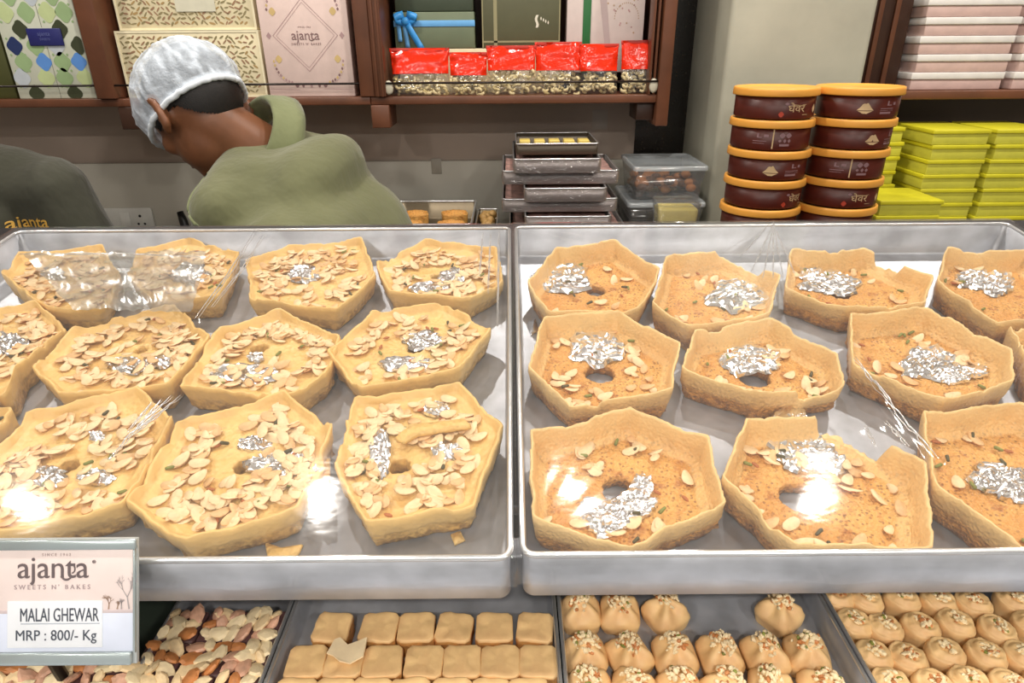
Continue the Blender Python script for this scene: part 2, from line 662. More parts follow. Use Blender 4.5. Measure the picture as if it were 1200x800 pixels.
def make_film(name, label, key, folds, seed, overlaps=()):
    x0, y0, x1, y1 = TX[key]
    e = .0042
    rnd = random.Random(seed)
    nx, ny = 150, 130
    zf = RIM_Z + .0052
    fl = []
    for pts, amp, wd in folds:
        fl.append(([at_z(px, py, RIM_Z) for px, py in pts], amp, wd))

    def hgt(x, y):
        u = (x - x0) / (x1 - x0)
        v = (y - y0) / (y1 - y0)
        d = min(u, 1 - u) * (x1 - x0)
        d2 = min(v, 1 - v) * (y1 - y0)
        dd = min(d, d2)
        ss = min(1, dd / .09)
        z = zf - .0012 * ss * ss * (3 - 2 * ss)
        z += .0006 * noise.noise(Vector((x * 9 + seed, y * 12, 0))) * min(1, dd / .04)
        # tension creases running away from the corners
        for cx, cy in ((x0, y0), (x1, y0), (x0, y1), (x1, y1)):
            r = hypot(x - cx, y - cy)
            a = atan2(y - cy, x - cx)
            z += .00010 * sin(a * 26 + seed) * math.exp(-((r - .06) / .05) ** 2)
        for pts, amp, wd in fl:
            best = 1
            for a, b in zip(pts[:-1], pts[1:]):
                ax, ay, bx, by = a.x, a.y, b.x, b.y
                L2 = (bx - ax) ** 2 + (by - ay) ** 2
                tt = max(0, min(1, ((x - ax) * (bx - ax) + (y - ay) * (by - ay)) / L2))
                best = min(best, hypot(x - ax - tt * (bx - ax), y - ay - tt * (by - ay)))
            z += amp * math.exp(-(best / wd) ** 2)
        return z
    mb = MB()
    V = []
    for j in range(ny + 1):
        for i in range(nx + 1):
            x = x0 - e + (x1 - x0 + 2 * e) * i / nx
            y = y0 - e + (y1 - y0 + 2 * e) * j / ny
            V.append((x, y, hgt(x, y)))
    F = [(j * (nx + 1) + i, j * (nx + 1) + i + 1, (j + 1) * (nx + 1) + i + 1, (j + 1) * (nx + 1) + i) for j in range(ny) for i in range(nx)]
    # skirt folded over the rim
    loop = [i for i in range(nx + 1)] + [j * (nx + 1) + nx for j in range(1, ny + 1)] + [ny * (nx + 1) + i for i in range(nx - 1, -1, -1)] + [j * (nx + 1) for j in range(ny - 1, 0, -1)]
    base = len(V)
    for lev in (1, 2):
        for k in loop:
            x, y, z = V[k]
            V.append((x + .0004 * noise.noise(Vector((x * 60, y * 60, lev))), y + .0004 * noise.noise(Vector((x * 60, y * 60, lev + 9))), RIM_Z - .012 * lev - (.006 * noise.noise(Vector((x * 25, y * 25, seed))) if lev == 2 else 0)))
    n = len(loop)
    for k in range(n):
        q = (k + 1) % n
        F.append((loop[k], base + k, base + q, loop[q]))
        F.append((base + k, base + n + k, base + n + q, base + q))
    mb.add(V, F)
    o = mb.obj(name, M['film'], None)
    # gathered folds: bunched strands of doubled film, whitened to read as highlights
    for pts, amp, wd in fl:
        mb = MB()
        for q in range(3):
            P = []
            for i in range(25):
                f = i / 24 * (len(pts) - 1)
                k = min(int(f), len(pts) - 2)
                p = pts[k].lerp(pts[k + 1], f - k)
                d_ = (pts[k + 1] - pts[k]).normalized()
                sd = Vector((-d_.y, d_.x, 0))
                p = p + sd * ((q - 1) * wd * .8 + .0012 * noise.noise(Vector((i * .35, q * 5.0, seed))))
                P.append((p.x, p.y, hgt(p.x, p.y) + .0006 + .0006 * noise.noise(Vector((i * .5, q * 3.0, seed + 2)))))
            rr = [min(.0006, amp * .22 + .0002) * (.25 + .75 * sin(pi * i / 24)) for i in range(25)]
            mb.tube(P, rr, 5)
        mb.obj('gathered_fold', M['film_fold'], o)
    for quad in overlaps:
        c4 = [at_z(px, py, RIM_Z) for px, py in quad]
        mb = MB()
        n = 44
        V, F = [], []
        for j in range(n + 1):
            for i in range(n + 1):
                u_, v_ = i / n, j / n
                p = c4[0].lerp(c4[1], u_).lerp(c4[3].lerp(c4[2], u_), v_)
                w_ = noise.noise(Vector((p.x * 34, p.y * 34, 5))) * .0040 + abs(noise.noise(Vector((p.x * 60 + p.y * 30, p.y * 26, 8)))) * .0060
                V.append((p.x + .002 * noise.noise(Vector((p.y * 90, p.x * 20, 1))), p.y, hgt(p.x, p.y) + .0012 + w_))
        F = [(j * (n + 1) + i, j * (n + 1) + i + 1, (j + 1) * (n + 1) + i + 1, (j + 1) * (n + 1) + i) for j in range(n) for i in range(n)]
        mb.add(V, F)
        tag(mb.obj('film_overlap', M['film_crinkled'], o), 'crinkled doubled layer of film, milky white painting its glare')
    return tag(o, label, 'cling film')


FOLDS_L = [([(301, 277), (268, 330), (232, 380)], .0042, .0022), ([(310, 282), (282, 325), (250, 366)], .0026, .0016), ([(25, 303), (140, 302), (245, 306)], .0016, .0012),
           ([(215, 470), (178, 500), (150, 522)], .0020, .0012), ([(204, 470), (170, 502), (130, 545)], .0018, .0012), ([(192, 474), (165, 505)], .0014, .0010),
           ([(182, 476), (152, 512)], .0014, .0010), ([(575, 280), (572, 350)], .0010, .0010), ([(585, 275), (583, 390)], .0014, .0010), ([(566, 278), (562, 330)], .0010, .0009)]
FOLDS_R = [([(905, 268), (880, 322)], .0012, .0007), ([(905, 268), (893, 330)], .0012, .0006), ([(905, 268), (905, 330)], .0012, .0007), ([(905, 268), (917, 330)], .0012, .0006), ([(905, 268), (930, 325)], .0012, .0007), ([(900, 268), (866, 306)], .0012, .0006),
           ([(1020, 455), (1060, 505), (1095, 545)], .0036, .0018), ([(1035, 500), (1062, 530)], .0020, .0014), ([(1000, 425), (1040, 480)], .0022, .0014), ([(1012, 505), (1024, 530)], .0014, .0010)]
make_film('cling_film', 'clear cling film stretched over the left tray of almond ghewar', 'L', FOLDS_L, 3, [[(30, 303), (244, 300), (226, 372), (88, 368)]])
make_film('cling_film', 'clear cling film stretched over the right tray of honeycomb ghewar', 'R', FOLDS_R, 11)


# ------------------------------------------------------------------ ghewar
def almond_mesh(name, seed, L=.016, Wd=.0092, th=.0013):
    rnd = random.Random(seed)
    n = 12
    out = []
    for k in range(n):
        a = 2 * pi * k / n
        r = 1 - .22 * cos(a) * (1 if cos(a) > 0 else .3)
        out.append((L / 2 * cos(a), Wd / 2 * sin(a) * (1 - .22 * cos(a)) * (1 + rnd.uniform(-.06, .06))))
    bend = rnd.uniform(.3, 1.2) * .0016

    def z(x):
        return bend * (x / (L / 2)) ** 2
    mb = MB()
    r0 = [(x * .9, y * .9, z(x)) for x, y in out]
    r1 = [(x, y, z(x) + th * .5) for x, y in out]
    r2 = [(x * .93, y * .93, z(x) + th) for x, y in out]
    mb.loft([r0, r1, r2], cap0=True, cap1=True)
    for i in range(len(mb.f)):
        mb.mi[i] = 0
    for i in range(n):
        mb.mi[i] = 1 if seed % 2 else 0
        mb.sm[i] = False
    me = mb.mesh(name)
    return me


ALM = []
for k in range(6):
    me = almond_mesh('almond_slice', k, *((.0165, .0094) if k < 4 else (.0125, .0070)))
    me.materials.append(M['almond'] if k % 3 != 2 else M['almond_warm'])
    me.materials.append(M['almond_skin'])
    ALM.append(me)
PIS = []
for k in range(3):
    mb = MB()
    mb.cap((-.0024, 0, .0012), .0016, (.0024, .0003, .0014), .0013, 6)
    me = mb.mesh('pistachio_sliver')
    me.materials.append(M['pista'] if k < 2 else M['pista_d'])
    PIS.append(me)
mb = MB()
mb.ell((0, 0, .0012), [Vector((.0016, 0, 0)), Vector((0, .0038, 0)), Vector((0, 0, .0013))], 8, 5)
ALS = mb.mesh('almond_sliver'); ALS.materials.append(M['almond_skin'])

BASE = BOT_Z + .0034


def make_ghewar(label, kind, hexpx, hole, rh, silver, seed, n_alm, notches=(), group=None, lift=0.0, alm_bias=None):
    rnd = random.Random(seed)
    H = .0345 if kind == 'plain' else .0315
    ztop = BASE + H + lift
    pts = [at_z(x, y, ztop) for x, y in hexpx]
    cx = sum(p.x for p in pts) / len(pts)
    cy = sum(p.y for p in pts) / len(pts)
    rel = [(p.x - cx, p.y - cy) for p in pts]
    t = thing('ghewar', label, 'sweet', (cx, cy, BASE + lift), None, group)
    N = 160
    plain = kind == 'plain'
    S = .0105 if plain else .0215
    wall = .0038 if plain else .0042

    def rad(a):
        d = (cos(a), sin(a))
        best = .05
        for k in range(len(rel)):
            ax, ay = rel[k]
            bx, by = rel[(k + 1) % len(rel)]
            ex, ey = bx - ax, by - ay
            den = d[0] * ey - d[1] * ex
            if abs(den) < 1e-9:
                continue
            tt = (ax * ey - ay * ex) / den
            uu = (ax * d[1] - ay * d[0]) / den
            if tt > 0 and -1e-6 <= uu <= 1 + 1e-6:
                best = tt
        return best
    raw = [sum(rad(2 * pi * k / N + o) for o in (-.024, -.010, 0, .010, .024)) / 5 for k in range(N)]
    hp = at_z(hole[0], hole[1], BASE + lift + S) if hole else Vector((cx, cy, 0))
    hx, hy = hp.x - cx, hp.y - cy
    so = Vector((seed * 3.7, seed * 1.3, 0))
    rimh = []
    chips = [(rnd.uniform(0, 6.28), rnd.uniform(.06, .22), rnd.uniform(.0012, .0042)) for _ in range(6)]
    for k in range(N):
        a = 2 * pi * k / N
        h = H + .0022 * noise.noise(Vector((cos(a) * 2.2, sin(a) * 2.2, 0)) + so) + .0012 * noise.noise(Vector((cos(a) * 9, sin(a) * 9, 3)) + so)
        for vx, vy in rel:
            da = abs((a - atan2(vy, vx) + pi) % (2 * pi) - pi)
            h += .0024 * max(0, 1 - da / .22)
        for na, nw, nd in list(notches) + chips:
            dd = abs((a - na + pi) % (2 * pi) - pi)
            if dd < nw:
                h -= nd * min(1, (nw - dd) / (.12 * nw + .03)) * (1 + .25 * noise.noise(Vector((a * 14, 0, seed))))
        rimh.append(max(h + .0010 * noise.noise(Vector((cos(a) * 26, sin(a) * 26, 5)) + so), S + .001))
    rings, rimw, crust = [], [], []

    def ring(fn, rw, cr=0.0):
        rings.append([fn(k, 2 * pi * k / N) for k in range(N)])
        rimw.append(rw)
        crust.append(cr)

    def hole_pt(k, a, f, z):
        r = rh * f * (1 + .16 * noise.noise(Vector((cos(a) * 2.5, sin(a) * 2.5, 7)) + so))
        return (hx + r * cos(a), hy + r * sin(a), z)
    zb = .0003 if (plain or rh < .009) else .010
    ring(lambda k, a: hole_pt(k, a, 1.0, .0), 0, 1)
    ring(lambda k, a: hole_pt(k, a, 1.0, S * .5), 0, .6)
    ring(lambda k, a: hole_pt(k, a, 1.0, S * .9), 0, .2)
    R = 26
    for i in range(R + 1):
        f = i / R

        def fn(k, a, f=f):
            h0 = hole_pt(k, a, 1.12, S)
            ri = raw[k] * .955 - wall
            p = (ri * cos(a), ri * sin(a))
            x = h0[0] + (p[0] - h0[0]) * f
            y = h0[1] + (p[1] - h0[1]) * f
            q = Vector((x, y, 0)) + so
            z = S + (.0014 if plain else .0024) * noise.noise(q * 45) + .0009 * noise.noise(q * 160)
            if plain:
                w = noise.noise(q * 330)
                z += -.0042 * max(0, w - .12) - .0016 * max(0, noise.noise(q * 520) - .1)
                z += .004 * max(0, f - .86) / .14
            else:
                z += .0006 * noise.noise(q * 300) - .002 * (1 - f) * (1 if f < .5 else 0) * 0
                z += .0035 * max(0, f - .85) / .15
            return (x, y, z)
        ring(fn, 0 if f < .86 else .5)

    def wpt(k, a, f, ins, z):
        j = .0026 * noise.noise(Vector((cos(a) * 2.6, sin(a) * 2.6, 11)) + so) + .0013 * noise.noise(Vector((cos(a) * 5, sin(a) * 5, z * 80)) + so) + .0009 * noise.noise(Vector((cos(a) * 22, sin(a) * 22, z * 260)) + so)
        r = raw[k] * f - ins + j
        return (r * cos(a), r * sin(a), z)
    ring(lambda k, a: wpt(k, a, .972, wall * .85, S + (rimh[k] - S) * .45), .8)
    ring(lambda k, a: wpt(k, a, .992, wall * .72, S + (rimh[k] - S) * .9), .95)
    ring(lambda k, a: wpt(k, a, .998, wall * .45, rimh[k]), 1)
    ring(lambda k, a: wpt(k, a, 1.0, .0006, rimh[k] - .0006), 1)
    ring(lambda k, a: wpt(k, a, .992, 0, rimh[k] * .82), .85)
    ring(lambda k, a: wpt(k, a, .972, 0, rimh[k] * .55), .55)
    ring(lambda k, a: wpt(k, a, .952 + .022 * noise.noise(Vector((a * 30, 1, seed))), 0, min(.0135, rimh[k] * .45)), .05, .55)
    ring(lambda k, a: wpt(k, a, .935 + .055 * noise.noise(Vector((a * 40, 2, seed))), 0, .0075), 0, .85)
    ring(lambda k, a: wpt(k, a, .912 + .055 * noise.noise(Vector((a * 40, 3, seed))), 0, .0032), 0, .9)
    ring(lambda k, a: wpt(k, a, .90, 0, .0), 0, 1)
    mb = MB()
    mb.loft(rings, close_v=True)
    o = mb.obj('crust', M['ghewar_plain'] if plain else M['ghewar_malai'], t)
    me = o.data
    for nm, arr in (('rim', rimw), ('crust', crust)):
        at = me.attributes.new(nm, 'FLOAT', 'POINT')
        at.data.foreach_set('value', [w for w in arr for _ in range(N)])
    # silver leaf, crumpled
    for bi, (bx, by, rx, ry) in enumerate(silver):
        c = at_z(bx, by, BASE + lift + S)
        ex = at_z(bx + rx, by, BASE + lift + S) - c
        ey = at_z(bx, by - ry, BASE + lift + S) - c
        n1, n2 = 40, 12
        rg = []
        for i in range(n2 + 1):
            f = .02 + .98 * i / n2
            row = []
            for k in range(n1):
                a = 2 * pi * k / n1
                rr = f * (1 + .30 * noise.noise(Vector((cos(a) * 1.6, sin(a) * 1.6, seed + bi * 5))) + .22 * noise.noise(Vector((cos(a) * 5, sin(a) * 5, seed + bi))))
                p = ex * (cos(a) * rr) + ey * (sin(a) * rr)
                q = Vector((p.x, p.y, 0)) * 110 + Vector((seed, bi * 7, 0))
                hh = abs(noise.noise(q * .8)) * .0050 + abs(noise.noise(q * 1.7)) * .0018 + noise.noise(q * 4.2) * .0004
                z = S + .0008 + (.0018 + hh) * (1 - .25 * f) * min(1, (1 - f) / .10 + .12)
                row.append((c.x - cx + p.x + .0012 * noise.noise(q * 2), c.y - cy + p.y + .0012 * noise.noise(q * 2 + Vector((9, 0, 0))), z))
            rg.append(row)
        mb = MB()
        mb.loft(rg, cap0=True, smooth=False)
        tag(mb.obj('silver_leaf', M['silver'], t), 'crumpled edible silver leaf')

    def surf():
        a = rnd.uniform(0, 2 * pi)
        f = sqrt(rnd.uniform(.03, .99))
        k = int(a / (2 * pi) * N) % N
        h0 = hole_pt(k, a, 1.15, S)
        ri = raw[k] * .955 - wall - .004
        x = h0[0] + (ri * cos(a) - h0[0]) * f
        y = h0[1] + (ri * sin(a) - h0[1]) * f
        return x, y, f
    cnt = 0
    tries = 0
    while cnt < n_alm and tries < 4000:
        tries += 1
        x, y, f = surf()
        if alm_bias is not None:
            w = noise.noise(Vector((x * 22, y * 22, seed * 2.0)))
            if w < alm_bias:
                continue
        ms = rnd.choice(ALM)
        on_silver = any(hypot((x + cx - at_z(bx, by, BASE + S).x), (y + cy - at_z(bx, by, BASE + S).y)) < .012 for bx, by, rx, ry in silver)
        if on_silver and rnd.random() < .75:
            continue
        put('almond_slice', ms, None, t, (x, y, S + rnd.uniform(.0004, .0042 if not plain else .0018) + (.004 if on_silver else 0)),
            (rnd.gauss(0, .22), rnd.gauss(0, .22), rnd.gauss(.5, .9) if rnd.random() < .6 else rnd.uniform(0, 6.28)))
        cnt += 1
    for _ in range(7 if plain else 9):
        x, y, f = surf()
        put('pistachio_sliver', rnd.choice(PIS), None, t, (x, y, S + rnd.uniform(.0006, .003)), (0, rnd.gauss(0, .2), rnd.uniform(0, 6.28)))
    for _ in range(2 if plain else 5):
        x, y, f = surf()
        put('almond_sliver', ALS, None, t, (x, y, S + rnd.uniform(.0004, .0022)), (0, 0, rnd.uniform(0, 6.28)))
    return t


GL = 'pale almond ghewar in the left tray'
GR = 'honeycomb ghewar in the right tray'
ML = [
    ('pale ghewar in the far left back corner of the left tray, under glaring film', [(0, 320), (22, 296), (120, 287), (142, 322), (118, 362), (55, 362)], (70, 325), .007, [(62, 322, 16, 8)], 60, -.1),
    ('pale ghewar second from left in the back row of the left tray, under glaring film', [(148, 322), (160, 292), (222, 279), (281, 295), (258, 348), (178, 352)], (215, 318), .007, [(225, 322, 26, 12)], 60, -.2),
    ('pale ghewar third from left in the back row of the left tray, thick with almonds', [(287, 305), (338, 287), (425, 279), (441, 322), (395, 365), (292, 348)], (352, 320), .006, [(355, 322, 22, 10)], 75, -.25),
    ('pale ghewar in the far right back corner of the left tray', [(440, 308), (500, 280), (582, 290), (592, 328), (552, 350), (455, 342)], (513, 325), .008, [(530, 325, 18, 9), (505, 338, 26, 7)], 60, -.1),
    ('pale ghewar cut off by the left picture edge in the middle row', [(-50, 372), (42, 351), (77, 382), (20, 428), (6, 466), (-70, 440)], (10, 405), .007, [(12, 404, 22, 13)], 55, -.1),
    ('pale ghewar second from left in the middle row of the left tray', [(86, 384), (203, 354), (246, 392), (200, 452), (68, 462), (36, 430)], (165, 410), .006, [(150, 430, 24, 10), (185, 425, 16, 8)], 65, -.12),
    ('pale ghewar third from left in the middle row, small brown hole showing', [(256, 384), (328, 362), (400, 394), (384, 438), (340, 464), (208, 452)], (303, 408), .009, [(288, 440, 44, 12), (300, 420, 10, 6)], 60, -.1),
    ('pale ghewar at the right end of the middle row, bare in its upper right', [(436, 364), (520, 353), (577, 383), (541, 431), (420, 456), (384, 412)], (487, 408), .008, [(495, 400, 26, 10), (475, 428, 30, 9)], 42, .0),
    ('pale ghewar at the front left, partly above the price sign', [(33, 482), (163, 452), (203, 490), (147, 590), (-5, 630), (-55, 578)], (80, 545), .008, [(52, 560, 30, 14), (112, 560, 22, 9), (115, 514, 10, 7)], 75, -.12),
    ('large pale ghewar in the middle of the front row with a ragged right rim', [(206, 492), (335, 458), (391, 500), (352, 596), (216, 636), (149, 590)], (285, 545), .008, [(330, 545, 40, 15), (300, 522, 20, 9)], 85, -.16),
    ('pale ghewar in the front right corner of the left tray with broken crust on top', [(413, 465), (538, 447), (592, 500), (556, 590), (428, 616), (390, 545)], (468, 545), .009, [(445, 530, 14, 30), (524, 530, 20, 11), (512, 481, 18, 9)], 70, -.08),
    ('pale ghewar corner peeping in at the left picture edge', [(-110, 470), (-40, 458), (15, 480), (-26, 522), (-100, 540), (-140, 500)], (-70, 500), .007, [(-70, 498, 20, 10)], 20, 0),
]
for k, (lab, hx_, ho, rh, sil, na, bias) in enumerate(ML):
    nt = ()
    if k == 9:
        nt = ((-.15, .25, .010), (.75, .12, .006))
    make_ghewar(lab, 'malai', hx_, ho, rh, sil, 20 + k, int(na * 2.0), nt, GL, 0, bias - .22)
MR = [
    ('honeycomb ghewar in the back left corner of the right tray', [(618, 330), (652, 288), (722, 281), (774, 315), (752, 362), (640, 365)], (698, 340), .012, [(660, 328, 38, 17)], 14, ()),
    ('honeycomb ghewar second from left in the back row with upright broken rim pieces', [(780, 298), (848, 294), (915, 322), (903, 368), (808, 384), (764, 356)], (838, 352), .011, [(864, 345, 36, 19)], 16, ((.9, .4, .011),)),
    ('honeycomb ghewar third from left in the back row with silver up its left rim', [(926, 293), (1013, 291), (1094, 324), (1086, 356), (990, 362), (919, 338)], (985, 345), .010, [(965, 330, 30, 14), (985, 335, 24, 12), (950, 318, 14, 12)], 12, ((.65, .25, .012),)),
    ('honeycomb ghewar at the right end of the back row', [(1108, 290), (1205, 293), (1258, 330), (1240, 372), (1172, 378), (1098, 330)], (1165, 340), .010, [(1140, 328, 24, 12), (1168, 332, 20, 14)], 10, ()),
    ('honeycomb ghewar at the left of the middle row, hole showing below its silver', [(636, 370), (724, 361), (797, 402), (788, 458), (668, 476), (617, 430)], (703, 437), .0145, [(697, 408, 32, 22)], 40, ()),
    ('honeycomb ghewar second in the middle row with torn front edge', [(812, 388), (903, 371), (982, 414), (992, 452), (892, 462), (797, 432)], (884, 441), .0155, [(878, 422, 38, 18)], 34, ((-1.0, .35, .010),)),
    ('large honeycomb ghewar third in the middle row with a tall smooth back wall', [(995, 368), (1085, 358), (1188, 410), (1190, 448), (1105, 470), (998, 424)], (1100, 425), .010, [(1085, 425, 34, 18), (1115, 440, 24, 12), (1140, 436, 16, 9)], 20, ()),
    ('honeycomb ghewar cut off by the right picture edge in the middle row', [(1182, 384), (1265, 380), (1335, 410), (1300, 462), (1214, 446), (1196, 405)], (1260, 410), .010, [(1255, 405, 30, 14)], 10, ()),
    ('large honeycomb ghewar in the front left corner with crescent of silver round its hole', [(621, 506), (738, 477), (832, 512), (852, 590), (735, 640), (622, 610)], (726, 573), .0135, [(712, 606, 28, 20), (745, 592, 26, 16), (752, 572, 14, 16), (690, 600, 12, 16)], 24, ()),
    ('large honeycomb ghewar in the middle of the front row, back rim broken, wide hole', [(872, 488), (985, 486), (1084, 543), (1096, 640), (934, 640), (846, 560)], (937, 583), .0150, [(925, 505, 26, 30), (945, 530, 34, 24), (975, 545, 20, 14)], 38, ((.85, .42, .022),)),
    ('large honeycomb ghewar at the front right, cut off by the picture edge', [(1079, 482), (1195, 470), (1300, 520), (1310, 620), (1200, 640), (1094, 570)], (1205, 570), .012, [(1165, 560, 32, 16), (1190, 570, 26, 20)], 24, ()),
]
for k, (lab, hx_, ho, rh, sil, na, nt) in enumerate(MR):
    make_ghewar(lab, 'plain', hx_, ho, rh, sil, 60 + k, na, nt, GR, 0, -.05)


# loose crumbs
def shard(name, label, pts, z, th, m, cat='crumb', tilt=None):
    P = [at_z(x, y, z) for x, y in pts]
    c = sum(P, Vector()) / len(P)
    mb = MB()
    n = len(P)
    Q = []
    for k in range(n):
        a, b = P[k] - c, P[(k + 1) % n] - c
        for f in (0, .33, .66):
            p = a.lerp(b, f)
            Q.append(p * (1 + .08 * noise.noise(p * 400)))
    mb.loft([[(p.x * .97, p.y * .97, 0) for p in Q], [(p.x, p.y, th * .5 + .0006 * noise.noise(p * 300)) for p in Q], [(p.x * .94, p.y * .94, th + .0008 * noise.noise(p * 300)) for p in Q]], cap0=True, cap1=True)
    o = mb.obj(name, m, None, c, tilt)
    return tag(o, label, cat)


FZ = BOT_Z + .0028
shard('pastry_crumb', 'broken flake of golden crust lying on the front of the left tray', [(311, 638), (330, 644), (356, 640), (350, 652), (330, 665), (316, 664)], FZ, .003, M['ghewar_malai'])
shard('pastry_crumb', 'tiny golden crumb on the front right of the left tray', [(528, 628), (540, 624), (545, 634), (533, 640)], FZ, .0025, M['ghewar_malai'])
shard('pastry_crumb', 'long pale strip of broken rim standing between two ghewar', [(366, 540), (388, 538), (390, 600), (378, 606), (372, 600), (364, 570)], FZ + .012, .0035, M['ghewar_malai'], tilt=(0, -.35, 0))
shard('crust_piece', 'curved piece of broken crust lying on top of the front right almond ghewar', [(462, 516), (480, 500), (545, 493), (552, 503), (490, 512), (472, 522)], BASE + .0285, .0035, M['ghewar_malai'])
shard('silver_flake', 'small flake of silver leaf on the tray beside the honeycomb ghewar', [(618, 378), (628, 374), (632, 388), (622, 394)], FZ, .0012, M['silver'], 'silver leaf')

# set the whole deck, its trays and all that lies in them at the lean of the display
for o in list(bpy.data.objects):
    if o not in _before and o.parent is None:
        o.matrix_basis = TRAY_FRAME @ o.matrix_basis
CR = CR_WORLD
t = thing('deck_trestle', 'dark steel trestle that props up the leaning tray deck', 'stand', (0, 0, 0))
for x in (-1.3, -.65, 0.003, .68, 1.3):
    q = [TRAY_FRAME @ Vector((x, y_, BOT_Z - .0125)) for y_ in (.47, .86)]
    mb = MB()
    V = [(x + dx, p_.y, zz) for dx in (-.01, .01) for p_, zz in ((q[0], LOW_Z), (q[1], LOW_Z), (q[1], q[1].z), (q[0], q[0].z))]
    mb.add(V, [(0, 1, 2, 3), (7, 6, 5, 4), (0, 4, 5, 1), (1, 5, 6, 2), (2, 6, 7, 3), (3, 7, 4, 0)], 0, False)
    mb.obj('post', M['dark_steel'], t)

# ------------------------------------------------------------------ lower display: four trays of small sweets
LT = LOW_Z + .0015
TOPZ = LOW_Z + .026


def low_tray(label, xl_, xr_, y0=.10, y1=.455):
    return make_tray('sweet_tray', label, xl_, y0, xr_, y1, LOW_Z, LOW_Z + .022, .006, mats=M['steel_in'], rimr=.0016)


zr = LOW_Z + .022
xa = at_z(196, 722, zr).x
xb = at_z(339, 720, zr).x
xc = at_z(652, 702, zr).x
xd = at_z(966, 702, zr).x
low_tray('lower tray of dark nut squares under the left ghewar tray', xa + .002, xb - .002)
low_tray('lower tray of golden flaky squares in front of the left ghewar tray', xb + .002, xc - .002)
low_tray('lower tray of pointed pastry parcels topped with nuts', xc + .002, xd - .002)
low_tray('lower tray of round pastry nests at the right', xd + .002, xd + .24)
low_tray('lower tray at the far left whose nut squares show below the price sign', xa - .20, xa - .002, .06, .285)

M['puff'] = mat('golden_flaky_pastry', (250, 200, 142), .5, 0, .09, 45, .25, 160, .001)
M['puff_side'] = mat('browned_layered_side', (206, 150, 86), .6, 0, .15, 120, .4, 260, .001)
M['puff_pale'] = mat('pale_icing_flake', (246, 222, 182), .6, 0, .05, 60)
M['fudge'] = mat('dark_purple_fig_fudge', (96, 66, 66), .5, 0, .15, 90, .2, 140, .001)
M['cashew'] = mat('cream_cashew', (245, 222, 180), .5, 0, .06, 100)
M['nut_brown'] = mat('roasted_brown_nut', (198, 130, 76), .5, 0, .12, 100)
M['nut_pink'] = mat('rosy_nut', (216, 168, 140), .5, 0, .1, 100)


def puff_mesh(seed, w, d, h):
    rnd = random.Random(seed)
    mb = MB()
    n = 24
    rg = []

    def ringp(f, z, jit, zz):
        row = []
        for k in range(n):
            a = 2 * pi * (k + .5) / n
            c, s_ = cos(a), sin(a)
            m = max(abs(c), abs(s_))
            p = 14.0
            r = 1 / ((abs(c) ** p + abs(s_) ** p) ** (1 / p))
            q = Vector((c * r, s_ * r, z * 30 + seed * 3.1))
            jj = 1 + jit * noise.noise(q * 2.4)
            row.append((c * r * w / 2 * f * jj, s_ * r * d / 2 * f * jj, z + zz * noise.noise(q * 1.7)))
        return row
    rg.append(ringp(.96, 0, .02, 0))
    for j in range(1, 6):
        rg.append(ringp(1.0 if j % 2 else .975, h * .85 * j / 6, .035, .0006))
    rg.append(ringp(1.0, h * .86, .03, .0012))
    rg.append(ringp(.985, h * .975, .03, .0018))
    rg.append(ringp(.93, h, .03, .0016))
    rg.append(ringp(.7, h, .05, .0018))
    rg.append(ringp(.35, h * 1.0, .05, .0012))
    mb.loft(rg, cap0=True, cap1=True)
    k = 0
    for i in range(len(rg) - 1):
        for j in range(n):
            mb.mi[k] = 1 if i < 6 else 0
            k += 1
    me = mb.mesh('pastry')
    me.materials.append(M['puff'])
    me.materials.append(M['puff_side'])
    return me


PUFF = [puff_mesh(k, .0274 + .0006 * (k % 3), .0270, .018) for k in range(6)]
ROWS2 = [('in the back row', 726, [388, 443, 487, 532, 579, 627]),
         ('in the second row', 766, [357, 402, 447, 496, 541, 586, 631]),
         ('in the third row', 806, [342, 388, 432, 478, 528, 575, 620])]
GRP = 'golden flaky squares in the lower tray'
rnd = random.Random(5)
for rname, py, xs in ROWS2:
    for k, px in enumerate(xs):
        c = at_z(px, py, TOPZ)
        t = thing('flaky_square', 'golden flaky square, %s from left %s' % (ordinal(k), rname), 'sweet', (c.x, c.y, LT), (0, 0, rnd.gauss(0, .05)), GRP)
        put('pastry', PUFF[(k * 5 + py) % 6], None, t)
        if (px, py) == (402, 766):
            t['label'] = 'golden flaky square with a torn pale flake on top in the second row'
            mb = MB()
            out = [(-.013, .003), (-.008, .001), (-.002, -.004), (.006, -.006), (.0145, .0), (.0145, .016), (.008, .013), (.001, .010), (-.006, .0165), (-.010, .015)]
            mb.loft([[(x, y, .0212 + .0005 * noise.noise(Vector((x, y, 0)) * 300)) for x, y in out], [(x * .98, y * .98, .0225 + .001 * noise.noise(Vector((x, y, 0)) * 300)) for x, y in out]], cap0=True, cap1=True, smooth=False)
            mb.obj('pale_flake', M['puff_pale'], t)


